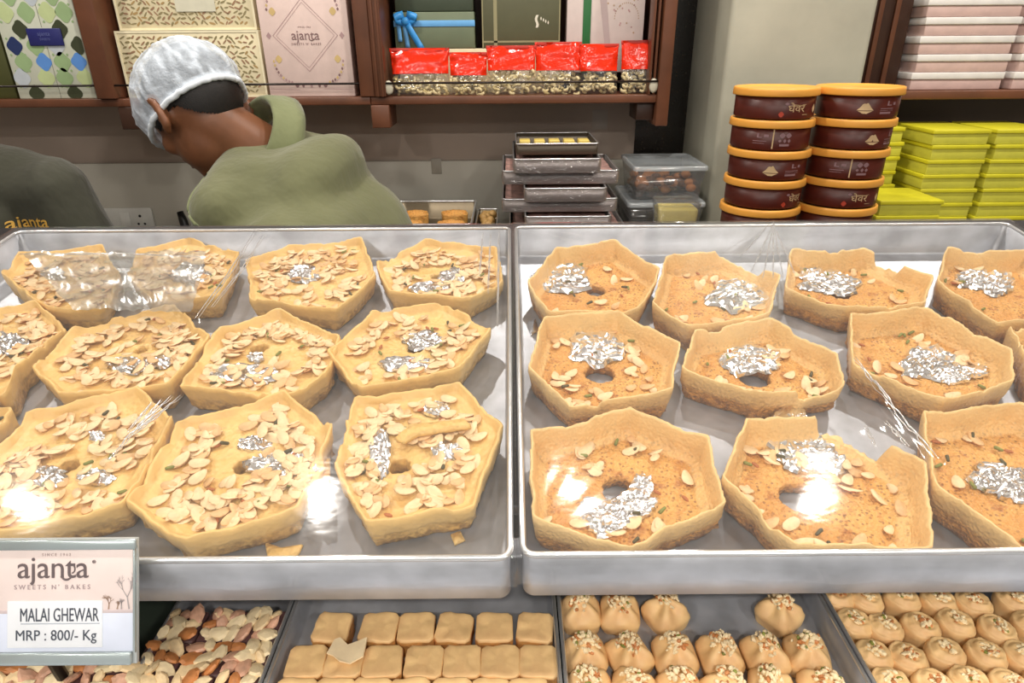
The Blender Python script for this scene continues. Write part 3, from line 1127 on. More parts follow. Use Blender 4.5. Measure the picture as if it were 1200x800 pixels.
# pastry parcels: pinched square pouches with chopped nuts
def parcel_mesh(seed):
    rnd = random.Random(seed)
    n, R = 48, 12
    rg = []
    ph = rnd.uniform(-.25, .25)
    for i in range(R + 1):
        f = i / R
        row = []
        for k in range(n):
            a = 2 * pi * k / n
            sq = 1 / ((abs(cos(a)) ** 5 + abs(sin(a)) ** 5) ** .2)
            fold = cos(4 * a + pi + ph)
            if f < .5:
                g = f / .5
                r = .0150 * sq * (.90 + .16 * sin(g * pi * .6))
                z = g * .0135
            else:
                g = (f - .5) / .5
                r = .0150 * sq * ((1 - g) * .97 + .12 * g) * (1 + .10 * fold * sin(g * pi))
                z = .0135 + .0125 * g ** .8 + .0028 * fold * (1 - g) * sin(g * pi)
            q = Vector((cos(a) * r * 120, sin(a) * r * 120, z * 120 + seed * 5))
            r *= 1 + .07 * noise.noise(q * .6)
            row.append((r * cos(a), r * sin(a), z + .0012 * noise.noise(q)))
        rg.append(row)
    mb = MB()
    mb.loft(rg, cap0=True, cap1=True)
    me = mb.mesh('pouch')
    me.materials.append(M['puff'])
    return me


def nut_heap(seed, n, rx, ry, z0, slope, sz):
    rnd = random.Random(seed)
    mb = MB()
    for _ in range(n):
        a, f = rnd.uniform(0, 6.28), sqrt(rnd.random())
        x, y = rx * f * cos(a), ry * f * sin(a)
        z = z0 - slope * f * f + rnd.uniform(0, .0016)
        s = sz * rnd.uniform(.6, 1.3)
        ax = Matrix.Rotation(rnd.uniform(0, 6), 3, 'X') @ Matrix.Rotation(rnd.uniform(0, 6), 3, 'Z')
        mb.ell((x, y, z), [ax @ Vector((s, 0, 0)), ax @ Vector((0, s * .7, 0)), ax @ Vector((0, 0, s * .5))], 6, 4, 1 if rnd.random() < .14 else (2 if rnd.random() < .08 else 0))
        for q in range(24):
            mb.sm[-1 - q] = False
    me = mb.mesh('chopped_nuts')
    for m in ('cashew', 'nut_brown', 'pista'):
        me.materials.append(M[m])
    return me


PAR = [parcel_mesh(k) for k in range(5)]
NUT = [nut_heap(k, 64, .0105, .0090, .0268, .0060, .0021) for k in range(5)]
ROWS3 = [('in the back row', 714, [681, 727, 780, 914]),
         ('in the second row', 764, [686, 738, 791, 844, 897, 947]),
         ('in the third row', 806, [692, 742, 800, 852, 905, 966])]
for rname, py, xs in ROWS3:
    for k, px in enumerate(xs):
        c = at_z(px, py, LT + .014)
        t = thing('pastry_parcel', 'pointed pastry parcel topped with nuts, %s from left %s' % (ordinal(k), rname), 'sweet', (c.x, c.y, LT), (0, 0, rnd.gauss(0, .18) + (.5 if px in (780, 914) else 0)), 'nut topped pastry parcels')
        put('pouch', PAR[(k + py) % 5], None, t)
        o = put('chopped_nuts', NUT[(k * 2 + py) % 5], None, t, (rnd.uniform(-.002, .002), rnd.uniform(-.0, .003), 0), (0, 0, rnd.uniform(0, 6)))
        o['kind'] = 'stuff'


# round nests
def nest_mesh(seed):
    n, R = 40, 16
    rg = []
    for i in range(R + 1):
        f = i / R
        row = []
        for k in range(n):
            a = 2 * pi * k / n
            if f < .3:
                r = .0127 * (.86 + .14 * f / .3)
                z = .0125 * f / .3
            else:
                g = (f - .3) / .7
                r = .0127 * cos(g * pi / 2 * .93)
                z = .0125 + .0085 * sin(g * pi * .62)
                z += .0011 * sin(g * 15 + a) * (1 - .3 * g)
            q = Vector((cos(a), sin(a), f * 3 + seed * 4))
            r *= 1 + .05 * noise.noise(q * 1.6)
            row.append((r * cos(a) * 1.10, r * sin(a), z + .0014 * noise.noise(q * 2.2) + .0007 * noise.noise(q * 5)))
        rg.append(row)
    mb = MB()
    mb.loft(rg, cap0=True, cap1=True)
    me = mb.mesh('nest')
    me.materials.append(M['puff'])
    return me


NEST = [nest_mesh(k) for k in range(5)]
NUT2 = [nut_heap(20 + k, 26, .0066, .0050, .0218, .0015, .0020) for k in range(4)]
ROWS4 = [('in the back row', 705, [980, 1012, 1056, 1098, 1141, 1186]),
         ('in the second row', 735, [1000, 1034, 1078, 1118, 1166, 1208]),
         ('in the third row', 770, [1022, 1064, 1107, 1154, 1198]),
         ('in the fourth row', 806, [1046, 1092, 1136, 1182, 1228])]
for rname, py, xs in ROWS4:
    for k, px in enumerate(xs):
        c = at_z(px, py + rnd.uniform(-4, 4), LT + .013)
        t = thing('pastry_nest', 'round pastry nest with nuts in its hollow, %s from left %s' % (ordinal(k), rname), 'sweet', (c.x, c.y, LT), (0, rnd.gauss(0, .06), rnd.gauss(-.5, .3)), 'round pastry nests in the lower tray')
        put('nest', NEST[(k + py) % 5], None, t)
        put('chopped_nuts', NUT2[(k * 3 + py) % 4], None, t, (0, 0, -.0005), (0, 0, rnd.uniform(0, 6)))['kind'] = 'stuff'


# nut squares
def chunk(seed, L, Wd, H):
    mb = MB()
    rg = []
    n = 9
    for i in range(5):
        tt = pi * (i + .25) / 4.5
        rg.append([(L / 2 * sin(tt) * cos(2 * pi * k / n) * (1 + .3 * noise.noise(Vector((k * .9, i * .8, seed * 3.3)))), Wd / 2 * sin(tt) * sin(2 * pi * k / n) * (1 + .3 * noise.noise(Vector((k * .9, i * .8, seed * 5.1)))), -H / 2 * cos(tt)) for k in range(n)])
    mb.loft(rg, cap0=True, cap1=True, smooth=False)
    return mb.mesh('nut_piece')


CH = []
for k in range(9):
    me = chunk(k, .0185 if k < 5 else .0135, .0120 if k < 5 else .0085, .0052)
    me.materials.append(M[['cashew', 'cashew', 'almond', 'nut_brown', 'nut_pink', 'cashew', 'nut_brown', 'nut_pink', 'almond'][k]])
    CH.append(me)
mb = MB(); mb.bbox((-.0158, -.0148, 0), (.0158, .0148, .019), .002)
SLAB = mb.mesh('fudge_square'); SLAB.materials.append(M['fudge'])
ROWS1 = [('in the back row', 733, [212, 262, 306]),
         ('in the second row', 772, [187, 240, 292]),
         ('in the third row', 812, [160, 216, 272]),
         ('in the row below the sign', 797, [-18, 34, 86, 132])]
for rname, py, xs in ROWS1:
    for k, px in enumerate(xs):
        c = at_z(px, py, LT + .019)
        if py == 812 and k == 0:
            c.x += .004
        t = thing('nut_square', 'dark nut square packed with cashews, %s from left %s' % (ordinal(k), rname), 'sweet', (c.x, c.y, LT), (0, 0, rnd.gauss(0, .03)), 'dark nut squares in the lower trays')
        put('fudge_square', SLAB, None, t)
        for i in range(3):
            for j in range(3):
                x = -.0092 + .0092 * i + rnd.uniform(-.0012, .0012)
                y = -.0090 + .0090 * j + rnd.uniform(-.0012, .0012)
                q = rnd.randrange(9)
                put('nut_piece', CH[q], None, t, (x, y, .0195 + rnd.uniform(0, .0022)), (rnd.gauss(0, .35), rnd.gauss(0, .35), rnd.uniform(0, 6.28)))
        for i in range(4):
            put('nut_piece', CH[rnd.randrange(9)], None, t, (-.0115 + .0077 * i, -.0146, .009 + rnd.uniform(-.003, .004)), (pi / 2, rnd.uniform(0, 6), 0))

# ------------------------------------------------------------------ price sign on a stand
sb = at_y(60, 778, .284)
st = Vector((sb.x, .316, 1.318))
up = (st - sb).normalized()
K = .405 / FPX
HS = 146 * K
ang = atan2(up.z, up.y)
sign = thing('price_sign', 'pale pink acrylic price sign for malai ghewar in front of the left tray', 'sign', sb, (ang, 0, radians(0.0)))


def SP(px, py):
    return ((px - 60) * K, (778 - py) * K)


def slab(name, m, x0, y0, x1, y1, z0, z1, parent, bev=.0004):
    a, b = SP(x0, y0), SP(x1, y1)
    mb = MB()
    mb.bbox((min(a[0], b[0]), min(a[1], b[1]), z0), (max(a[0], b[0]), max(a[1], b[1]), z1), bev)
    return mb.obj(name, m, parent)


slab('backing', flat('sign_grey', (176, 182, 182), .35), -45, 632, 160, 778, -.003, 0, sign)
slab('top_clip', flat('sign_clip', (178, 190, 192), .25, metal=.5), -45, 632, 162, 644, 0, .0035, sign, .0012)
slab('bottom_clip', M['sign_clip'], -45, 763, 156, 778, 0, .0030, sign, .0012)
slab('edge_strip', M['sign_clip'], 157.5, 644, 160, 764, 0, .0022, sign)
slab('printed_sky', flat('print_pale_pink', (236, 220, 216), .4), -45, 644, 157.5, 719, 0, .0006, sign, .0001)
slab('printed_snow', flat('print_ice_blue', (214, 222, 240), .4), -45, 718, 157.5, 763, 0, .0007, sign, .0001)
slab('printed_ground', flat('print_mauve', (206, 192, 194), .4), -45, 714.5, 157.5, 718.5, 0, .0008, sign, .0001)
tag(slab('price_label', flat('label_white', (232, 236, 242), .4), 10, 704, 121, 758, 0, .0012, sign, .0003), 'white paper label with the price')


PRICE_LABEL = [o for o in sign.children if o.name.startswith('price_label')][0]


def sign_text(s, px, py, hpx, m, z, name='lettering', sx=1.0, bold=0.0, shear=0.0, spacing=1.0, align='CENTER', par=None):
    me = text_mesh(s, hpx * K * 1.38, .00012, align, spacing, bold * K)
    a = SP(px, py)
    warp(me, lambda c: Vector((c.x * sx + c.y * shear, c.y, c.z)))
    return put(name, me, m, par or sign, (a[0], a[1], z))


INK = flat('ink_grey_brown', (104, 92, 94), .5)
INK2 = flat('ink_slate', (74, 80, 92), .5)
sign_text('MALAI GHEWAR', 71, 720.5, 16, INK2, .0014, sx=.565, par=PRICE_LABEL)
sign_text('MRP : 800/- Kg', 67, 744, 12.5, INK2, .0014, sx=.90, par=PRICE_LABEL)
slab('underline', flat('ink_rule', (170, 178, 190), .5), 26, 729.4, 118, 730.4, .0012, .0014, sign, .00005)
sign_text('SINCE 1962', 67, 650.3, 3.4, flat('ink_faint', (190, 172, 170), .5), .0008, spacing=1.5)
sign_text("SWEETS N' BAKES", 62, 688, 5.6, flat('ink_mid', (176, 160, 162), .5), .0008, spacing=1.55, sx=.98)


def ajanta(m, parent, cx, cy, size, z, ref=True, sub=False):
    """the shop wordmark: six letters with n and t joined by a bowl"""
    me = text_mesh('ajanta', size, .0001, 'CENTER', .98, 0)
    xs = [v.co.x for v in me.vertices]
    w = max(xs) - min(xs)
    o = put('lettering', me, m, parent, (cx, cy, z))
    mb = MB()
    x0, x1 = w * .11, w * .27
    yb = -size * .26
    pts = [(cx + x0 + (x1 - x0) * k / 14, cy + yb - size * .10 * sin(pi * k / 14), z) for k in range(15)]
    mb.tube(pts, [size * (.016 + .02 * sin(pi * k / 14)) for k in range(15)], 6)
    pts = [(cx + w * .27 + size * .09 * sin(a), cy - size * .02 + size * .13 * cos(a), z) for a in [pi * (k / 10.0) for k in range(11)]]
    mb.tube(pts, size * .022, 6)
    mb.obj('letter_bowl', m, parent)
    return w


a = SP(63, 666)
ajanta(INK, sign, a[0], a[1], 37 * K, .0009)
sign_text('®', 111, 659, 4, INK, .0008)


def bare_tree(x, y, h, seed, m, lean=0):
    rnd = random.Random(seed)
    mb = MB()

    def br(x, y, a, L, r, d):
        x1, y1 = x + L * cos(a), y + L * sin(a)
        p0, p1 = SP(x, y), SP(x1, y1)
        nx, ny = -sin(a) * r * K, -cos(a) * r * K * -1
        nx, ny = sin(a) * r * K, cos(a) * r * K
        mb.add([(p0[0] - nx, p0[1] - ny, .0009), (p0[0] + nx, p0[1] + ny, .0009), (p1[0] + nx * .6, p1[1] + ny * .6, .0009), (p1[0] - nx * .6, p1[1] - ny * .6, .0009)], [(0, 1, 2, 3)])
        if d > 0:
            for _ in range(3):
                br(x1, y1, a + rnd.uniform(-.75, .75), L * rnd.uniform(.55, .8), r * .6, d - 1)
    br(x, y, -pi / 2 + lean, h, .9, 4)
    return mb.obj('printed_tree', m, sign)


bare_tree(152, 714, 14, 3, flat('ink_tree_grey', (172, 164, 166), .5), -.15)
bare_tree(128, 714, 6, 8, flat('ink_tree_brown', (168, 140, 122), .5), .1)
bare_tree(138, 714, 3.5, 9, M['ink_tree_brown'], .2)
bare_tree(143, 714, 4, 12, M['ink_tree_grey'], 0)
# the stand's foot
mb = MB()
ft = Matrix.Rotation(-ang, 3, 'X')
p1 = ft @ Vector((0, 0, LOW_Z + .001 - sb.z))
mb.tube([Vector((-.03, .03, -.004)), Vector((-.03, .02, -.02)), ft @ Vector((-.03, .036, LOW_Z + .003 - sb.z))], .004, 10)
mb.obj('stand_leg', M['black'], sign)
mb = MB()
c = ft @ Vector((-.03, .036, LOW_Z + .0015 - sb.z))
mb.loft([[c + ft @ Vector((q * cos(2 * pi * k / 20), q * sin(2 * pi * k / 20), z)) for k in range(20)] for q, z in ((.02, -.001), (.02, .001), (.018, .002))], cap0=True, cap1=True)
mb.obj('stand_foot', M['black'], sign)

# ------------------------------------------------------------------ back counters
CB, CR_ = 1.10, 1.163
t = thing('back_counter', 'grey stone topped back counter behind the staff', 'counter', (0, 0, 0))
mb = MB(); mb.bbox((-2.4, 1.53, 0), (.268, WALL_Y - .014, CB - .03), .004); mb.obj('cabinet', M['wood_dark'], t)
mb = MB(); mb.bbox((-2.4, 1.49, CB - .03), (.268, WALL_Y - .0135, CB), .004); mb.obj('worktop', M['counter'], t)
t = thing('side_counter', 'higher stone topped counter under the tubs and yellow boxes', 'counter', (0, 0, 0))
for nm, m_, a, b, c, d in (('cabinet', 'wood_dark', 1.32, 1.63, 0, CR_ - .03), ('worktop', 'counter', 1.29, 1.640, CR_ - .03, CR_)):
    mb = MB(); mb.bbox((.275, a, c), (2.4, b, d), .004); mb.obj(nm, M[m_], t)
mb = MB(); mb.bbox((.275, 1.640, CR_ - .03), (.495, WALL_Y - .01, CR_), .003); mb.obj('worktop_left_return', M['counter'], t)
mb = MB(); mb.bbox((.845, 1.640, CR_ - .03), (2.4, WALL_Y - .005, CR_), .003); mb.obj('worktop_right_return', M['counter'], t)

# ------------------------------------------------------------------ wall shelf
SZ = 1.482
SF = 1.708
t = thing('wall_shelf', 'brown laminate wall shelf with dividers holding gift boxes', 'shelf', (0, WALL_Y, SZ))


def sbx(name, lo, hi, m=None, bev=.002, par=None):
    mb = MB()
    mb.bbox((lo[0], lo[1] - WALL_Y, lo[2] - SZ), (hi[0], hi[1] - WALL_Y, hi[2] - SZ), bev)
    return mb.obj(name, m or M['wood'], par or t)


sbx('shelf_board', (-1.75, SF, SZ - .019), (-.3455, WALL_Y, SZ))
sbx('shelf_board', (-.3445, SF, SZ - .019), (.362, WALL_Y, SZ))
sbx('back_panel', (-1.75, WALL_Y - .012, SZ), (.362, WALL_Y - .001, 2.2), M['wood_dark'])
sbx('divider', (-1.012, SF - .012, SZ + .0005), (-.966, WALL_Y - .013, 2.2))
sbx('divider', (-.368, SF - .006, SZ + .0005), (-.332, WALL_Y - .013, 2.2))
sbx('divider', (-.331, SF - .010, SZ + .0005), (-.304, WALL_Y - .013, 2.2))
for k in range(2):
    sbx('moulding', (-.326 + .012 * k, SF - .014, SZ + .0005), (-.320 + .012 * k, SF - .0102, 2.2), None, .001)
sbx('end_panel', (.362, SF - .012, SZ - .073), (.392, WALL_Y, 2.2))
for k in range(2):
    sbx('moulding', (.340 + .011 * k, SF - .002, SZ + .0005), (.3455 + .011 * k, SF + .05, 2.2), None, .001)
sbx('bracket', (-.975, SF, SZ - .073), (-.905, SF + .10, SZ - .0195), M['wood_dark'])
sbx('bracket', (-.345, SF - .008, SZ - .073), (-.300, SF + .10, SZ - .0195))
sbx('bracket', (.318, SF + .02, SZ - .062), (.361, SF + .12, SZ - .0195), M['wood_dark'])
for x0, x1 in ((-1.75, -1.013), (-.965, -.369), (-.303, .361)):
    mb = MB()
    z = at_y(600, 96.5, SF - .006).z
    mb.tube([(x0, SF - .006 - WALL_Y, z - SZ), (x1, SF - .006 - WALL_Y, z - SZ)], .0026, 8)
    r = mb.obj('guard_rail', flat('rail_dark', (44, 36, 32), .35, metal=.4), t)
for x in (-.297, .352):
    mb = MB()
    mb.loft([[(x + q * cos(2 * pi * k / 24), y - WALL_Y, z - .010 - SZ + q * 1.5 * sin(2 * pi * k / 24)) for k in range(24)] for q, y in ((.011, SF - .001), (.011, SF - .004), (.008, SF - .006))], cap0=True, cap1=True)
    mb.obj('rail_plate', flat('plate_pale', (196, 190, 170), .4), t)

# upper right shelf in the alcove
t = thing('alcove_shelf', 'dark brown alcove shelf above the yellow boxes', 'shelf', (0, WALL_Y, 1.465))
mb = MB(); mb.bbox((.83, -.24, 0), (1.9, 0, .02), .002); mb.obj('shelf_board', M['wood'], t)
mb = MB(); mb.bbox((.835, -.18, .0205), (.985, -.0, .75), .002); mb.obj('side_panel', M['wood_dark'], t)
for k in range(3):
    mb = MB(); mb.bbox((.86 + .04 * k, -.187, .0205), (.872 + .04 * k, -.1805, .75), .001); mb.obj('moulding', M['wood'], t)
M['box_rose'] = mat('dusty_pink_board', (206, 176, 168), .5, 0, .03, 40)
M['box_white'] = mat('white_board', (232, 228, 224), .5)
k = 0
for x0, x1, n in ((.995, 1.235, 5), (1.25, 1.52, 5)):
    for j in range(n):
        g = thing('gift_box', 'flat pink sweet box with white lid in the %s alcove stack, %s from the bottom' % ('left' if k < 5 else 'right', ordinal(j)), 'box', ((x0 + x1) / 2 + .004 * (j % 2), WALL_Y - .125, 1.4855 + .041 * j), None, 'pink boxes on the alcove shelf')
        w = (x1 - x0) / 2 - .004
        mb = MB(); mb.bbox((-w + .003, -.09, 0), (w - .003, .09, .024), .002); mb.obj('base', M['box_rose'], g)
        mb = MB(); mb.bbox((-w, -.093, .0245), (w, .093, .0405), .002); mb.obj('lid', M['box_white'], g)
        k += 1


# ------------------------------------------------------------------ gift boxes on the wall shelf
def gbox(name, label, x0, y0, z0, x1, y1, z1, m, group=None, bev=.002):
    g = thing(name, label, 'box', ((x0 + x1) / 2, y0, z0), None, group)
    w = (x1 - x0) / 2
    mb = MB()
    mb.bbox((-w, 0, 0), (w, y1 - y0, z1 - z0), bev)
    mb.obj('carton', m, g)
    return g, w, z1 - z0


def plate(mb, pts, y=-.0008, mi=0):
    """flat print: an outline in the front plane (x, z)"""
    n = len(pts)
    mb.add([(x, y, z) for x, z in pts], [tuple(range(n))], mi, False)


def quatre(cx, cz, rx, rz, n=24):
    return [(cx + rx * (1 + .10 * cos(4 * a)) * cos(a), cz + rz * (1 + .10 * cos(4 * a)) * sin(a)) for a in [2 * pi * k / n for k in range(n)]]


# far left dark box, patterned box
gbox('gift_box', 'dark olive gift box at the left picture edge of the shelf', -1.42, SF + .03, SZ, -1.235, SF + .20, SZ + .185, flat('box_olive_dark', (74, 76, 36), .45))
pz = at_y(118, 119, SF + .02)
g, w, h = gbox('gift_box', 'tall pale gift box patterned with green and blue lozenges', -1.222, SF + .018, SZ, -1.03, SF + .09, SZ + .34, flat('box_pale_green', (206, 210, 192), .5))
mb = MB()
cols = [(60, 66, 44), (34, 50, 96), (92, 144, 214), (150, 176, 128), (190, 204, 150), (188, 196, 202)]
pm = [flat('print_lozenge_%s' % c, cc, .5) for c, cc in zip(('olive', 'navy', 'sky', 'sage', 'lime', 'mist'), cols)]
rows = [[(-.05, 0), (.045, 0)], [(-.075, 5), (-.015, 4), (.03, 3), (.08, 4)], [(-.06, 3), (-.01, 2), (.035, 3), (.075, 2)], [(-.07, 1), (-.02, 3), (.03, 5), (.085, 0)], [(-.045, 0), (.05, 0)],
        [(-.07, 4), (-.02, 3), (.03, 4), (.07, 3)], [(-.05, 3), (0, 5), (.05, 3)], [(-.04, 0), (.045, 0)]]
for i, r in enumerate(rows):
    for x, c in r:
        cz = .012 + i * .036
        rr = .019 if c < 3 else .021
        pts = [(max(-w + .001, min(w - .001, a)), max(.001, b)) for a, b in quatre(x, cz, rr * .92, rr)]
        mq = MB(); plate(mq, pts, -.0006 - .0001 * (c < 3)); mq.obj('printed_lozenge', pm[c], g)
for i in range(9):
    for j in range(6):
        plate(mb, quatre(-.085 + .034 * j, .028 + .036 * i, .003, .003, 8), -.0005, 3)
mb.obj('printed_dots', pm, g)['kind'] = 'stuff'
mb = MB(); mb.bbox((-.03, -.004, .120), (.052, -.0005, .158), .001); mb.obj('name_plate', flat('plate_navy', (36, 40, 104), .4), g)
for dz in (.146, .134):
    put('lettering', text_mesh('ajanta' if dz > .14 else 'SWEETS', .013 if dz > .14 else .007, .0001), flat('ink_silver_blue', (96, 104, 160), .5), g, (.010, -.0046, dz), (pi / 2, 0, 0))
mb = MB(); mb.box((.007, -.0005, 0), (.0082, .0001, .118)); mb.box((.007, -.0005, .16), (.0082, .0001, .34)); mb.obj('door_seam', flat('seam_grey', (130, 130, 116), .6), g)


# cream boxes covered in leaves
def leaf_box(label, x0, x1, z0, z1, y0, seed):
    g, w, h = gbox('gift_box', label, x0, y0, z0, x1, y0 + .2, z1, flat('box_cream', (226, 214, 178), .5), 'cream leaf print boxes')
    rnd = random.Random(seed)
    mb = MB()
    nx = 26
    nz = int(nx * h / (2 * w)) + 1
    for i in range(nx):
        for j in range(nz):
            x = -w + .012 + (2 * w - .024) * (i + .5 * (j % 2) + rnd.uniform(-.2, .2)) / nx
            z = .010 + (h - .02) * (j + .5 + rnd.uniform(-.2, .2)) / nz
            a = rnd.choice((.7, 2.3, .3, 2.8)) + rnd.uniform(-.3, .3)
            L, q = rnd.uniform(.0055, .0085), rnd.uniform(.0018, .0028)
            pts = []
            for k in range(6):
                b = 2 * pi * k / 6
                u, v = L * cos(b), q * sin(b)
                pts.append((max(-w + .006, min(w - .006, x + u * cos(a) - v * sin(a))), max(.006, min(h - .006, z + u * sin(a) + v * cos(a)))))
            plate(mb, pts, -.0006, rnd.choice((0, 0, 0, 1, 1, 2)))
    _pl = mb.obj('printed_leaves', [flat('leaf_olive', (142, 130, 92), .5), flat('leaf_umber', (156, 122, 92), .5), flat('leaf_ochre', (172, 142, 92), .5)], g)
    _pl['kind'] = 'stuff'
    mb = MB()
    for lo, hi in (((-w, -.0012, 0), (w, .0004, .005)), ((-w, -.0012, h - .005), (w, .0004, h)), ((-w, -.0012, .005), (-w + .005, .0004, h - .005)), ((w - .005, -.0012, .005), (w, .0004, h - .005))):
        mb.box(lo, hi)
    mb.obj('edge_band', flat('band_ivory', (240, 230, 196), .45), g)
    return g, w, h


leaf_box('large cream leaf print gift box directly behind the hairnet', -.955, -.607, SZ, SZ + .151, SF + .03, 4)
g, w, h = leaf_box('cream leaf print gift box on top of the larger one', -.945, -.612, SZ + .152, SZ + .31, SF + .04, 6)
mb = MB(); mb.box((-.02, -.0025, .040), (.075, -.0013, .09)); mb.obj('name_plate', flat('plate_cream', (214, 210, 188), .45), g)

# pink box with the wordmark
g, w, h = gbox('gift_box', 'pale pink gift box with gold floral frame and shop wordmark', -.599, SF + .022, SZ, -.386, SF + .075, SZ + .29, flat('box_blush', (224, 200, 192), .5))
cz = .138
pk = [flat('ink_mauve', (172, 140, 140), .5), flat('ink_gold', (206, 178, 120), .5), flat('ink_rosewood', (130, 100, 100), .5)]
mb = MB()
for off, wd in ((.078, .0012), (.070, .0008)):
    for k in range(4):
        a0, a1 = pi / 2 * k, pi / 2 * (k + 1)
        x0_, z0_, x1_, z1_ = off * cos(a0), off * 1.02 * sin(a0), off * cos(a1), off * 1.02 * sin(a1)
        dx, dz = (x1_ - x0_), (z1_ - z0_)
        L = hypot(dx, dz)
        nx_, nz_ = -dz / L * wd / 2, dx / L * wd / 2
        plate(mb, [(x0_ - nx_, cz + z0_ - nz_), (x1_ - nx_, cz + z1_ - nz_), (x1_ + nx_, cz + z1_ + nz_), (x0_ + nx_, cz + z0_ + nz_)], -.0006, 0)
rnd = random.Random(2)
for sx in (-1, 1):
    for sz_ in (-1, 1):
        for k in range(9):
            a = .15 + 1.3 * k / 8
            x, z = sx * (.040 + .045 * sin(a)), cz + sz_ * (.050 + .055 * cos(a))
            plate(mb, quatre(x, z, .0026, .0034, 8), -.0006, rnd.choice((0, 1, 2)))
            pp = [(sx * (.040 + .050 * sin(b)), cz + sz_ * (.050 + .06 * cos(b))) for b in (a, a + .12)]
            plate(mb, [pp[0], pp[1], (pp[1][0], pp[1][1] + .001), (pp[0][0], pp[0][1] + .001)], -.00055, 0)
        plate(mb, quatre(sx * .072, cz + sz_ * .052, .0075, .0085, 12), -.0007, 1)
    plate(mb, [(sx * .088, cz - .008), (sx * .094, cz), (sx * .088, cz + .008), (sx * .082, cz)], -.0006, 0)
for q in (.104, -.112):
    for x in (-.035, -.02, 0, .02, .035):
        plate(mb, quatre(x, cz + q, .0045 if abs(x) > .02 else .003, .0045, 10), -.0006, 2 if abs(x) > .01 else 0)
for x0_, x1_ in ((-w + .004, -.03), (.03, w - .004)):
    plate(mb, [(x0_, .018), (x1_, .016), (x1_, .0168), (x0_, .0188)], -.0006, 0)
mb.obj('printed_frame', pk, g)


def wordmark(parent, x, z, size, m, y=-.0007, sub=True):
    """ajanta wordmark on an upright front"""
    put('lettering', text_mesh('ajanta', size, .0001, 'CENTER', .98), m, parent, (x, y, z), (pi / 2, 0, 0))
    mb = MB()
    W_ = size * 2.7
    mb.tube([(x + W_ * (.10 + .15 * k / 8), y, z - size * .25 - size * .10 * sin(pi * k / 8)) for k in range(9)], size * .03, 5)
    mb.obj('letter_bowl', m, parent)
    if sub:
        put('lettering', text_mesh("SWEETS N' BAKES", size * .24, .0001, 'CENTER', 1.3), m, parent, (x, y, z - size * .62), (pi / 2, 0, 0))
        put('lettering', text_mesh('SINCE 1962', size * .16, .0001, 'CENTER', 1.3), m, parent, (x, y, z + size * .62), (pi / 2, 0, 0))


wordmark(g, .0, cz, .030, pk[2])

# maroon boxes seen end-on between the pink box and the divider
for k in range(5):
    gg = thing('gift_box', 'maroon sweet box with silver lid edge beside the divider, %s from the bottom' % ordinal(k), 'box', (-.420, SF + .085, SZ + .048 * k), None, 'maroon boxes beside the divider')
    mb = MB(); mb.bbox((-.03, 0, 0), (.034 - .001 * k, .14, .036), .002); mb.obj('base', flat('box_maroon', (120, 44, 44), .5), gg)
    mb = MB(); mb.bbox((-.032, -.002, .0365), (.030 - .001 * k, .142, .0475), .0015); mb.obj('lid', flat('box_silver_edge', (196, 180, 172), .4), gg)
    mb = MB(); mb.bbox((.0345 - .001 * k, .002, .002), (.0365 - .001 * k, .12, .046), .0005); mb.obj('side_strip', M['box_silver_edge'], gg)

# second bay
gbox('gift_box', 'low cream carton hidden behind the red packets', -.285, SF + .105, SZ, .14, SF + .21, SZ + .106, M['box_cream'])
gz = SZ + .107
M['box_green'] = mat('dusty_green_board', (110, 122, 96), .4, 0, .05, 10)
g, w, h = gbox('gift_box', 'dusty green gift box tied with a bright blue ribbon bow', -.290, SF + .105, gz, -.088, SF + .20, gz + .083, M['box_green'])
mb = MB(); mb.bbox((-w - .001, -.0018, .050), (w + .001, -.0003, .064), .0004); mb.obj('ribbon_band', flat('ribbon_blue', (108, 176, 232), .35), g)
M['ribbon_bow'] = mat('blue_satin_ribbon', (60, 152, 224), .35, 0, .05, 30)


def strip(pts, wd, m, par, name='ribbon_loop', th=.0012):
    """ribbon strip: centre points and a width vector each"""
    mb = MB()
    rg = []
    for p, wv in pts:
        p, wv = Vector(p), Vector(wv)
        rg.append([p - wv * wd, p + wv * wd, p + wv * wd + Vector((0, -th, 0)), p - wv * wd + Vector((0, -th, 0))])
    mb.loft(rg, cap0=True, cap1=True)
    return mb.obj(name, m, par)


bx, bz = -w + .030, .060
for sx in (-1, 1):
    strip([((bx + sx * (.004 + .026 * sin(pi * k / 8) * (1 if sx > 0 else .85)), -.006 - .010 * sin(pi * k / 8), bz + .004 + .020 * (k / 8 - .3)), (0.25 * sx, 0, 1)) for k in range(9)], .008, M['ribbon_bow'], g)
mb = MB(); mb.ell((bx, -.010, bz + .002), [Vector((.010, 0, 0)), Vector((0, .007, 0)), Vector((0, 0, .010))], 14, 8); mb.obj('ribbon_knot', M['ribbon_bow'], g)
strip([((bx + .004 + .034 * k / 6, -.010 - .002 * sin(k), bz - .004 - .058 * k / 6), (.8, 0, .6)) for k in range(7)], .0075, M['ribbon_bow'], g, 'ribbon_tail')
strip([((bx - .002 + .004 * k / 6, -.007 - .002 * sin(k), bz - .006 - .052 * k / 6), (1, 0, .05)) for k in range(7)], .0055, M['ribbon_blue'], g, 'ribbon_tail')
strip([((bx - .018 + .002 * k / 6, -.006, bz - .002 - .042 * k / 6), (1, 0, .05)) for k in range(7)], .005, M['ribbon_blue'], g, 'ribbon_tail')
gbox('gift_box', 'dark green gift box lying on the ribbon tied box', -.285, SF + .107, gz + .084, -.090, SF + .20, gz + .16, flat('box_deep_green', (66, 76, 60), .4))
g, w, h = gbox('gift_box', 'olive gift box with gold edge lines standing beside the green one', -.070, SF + .105, gz, .128, SF + .16, gz + .20, flat('box_olive', (92, 92, 66), .4))
mb = MB()
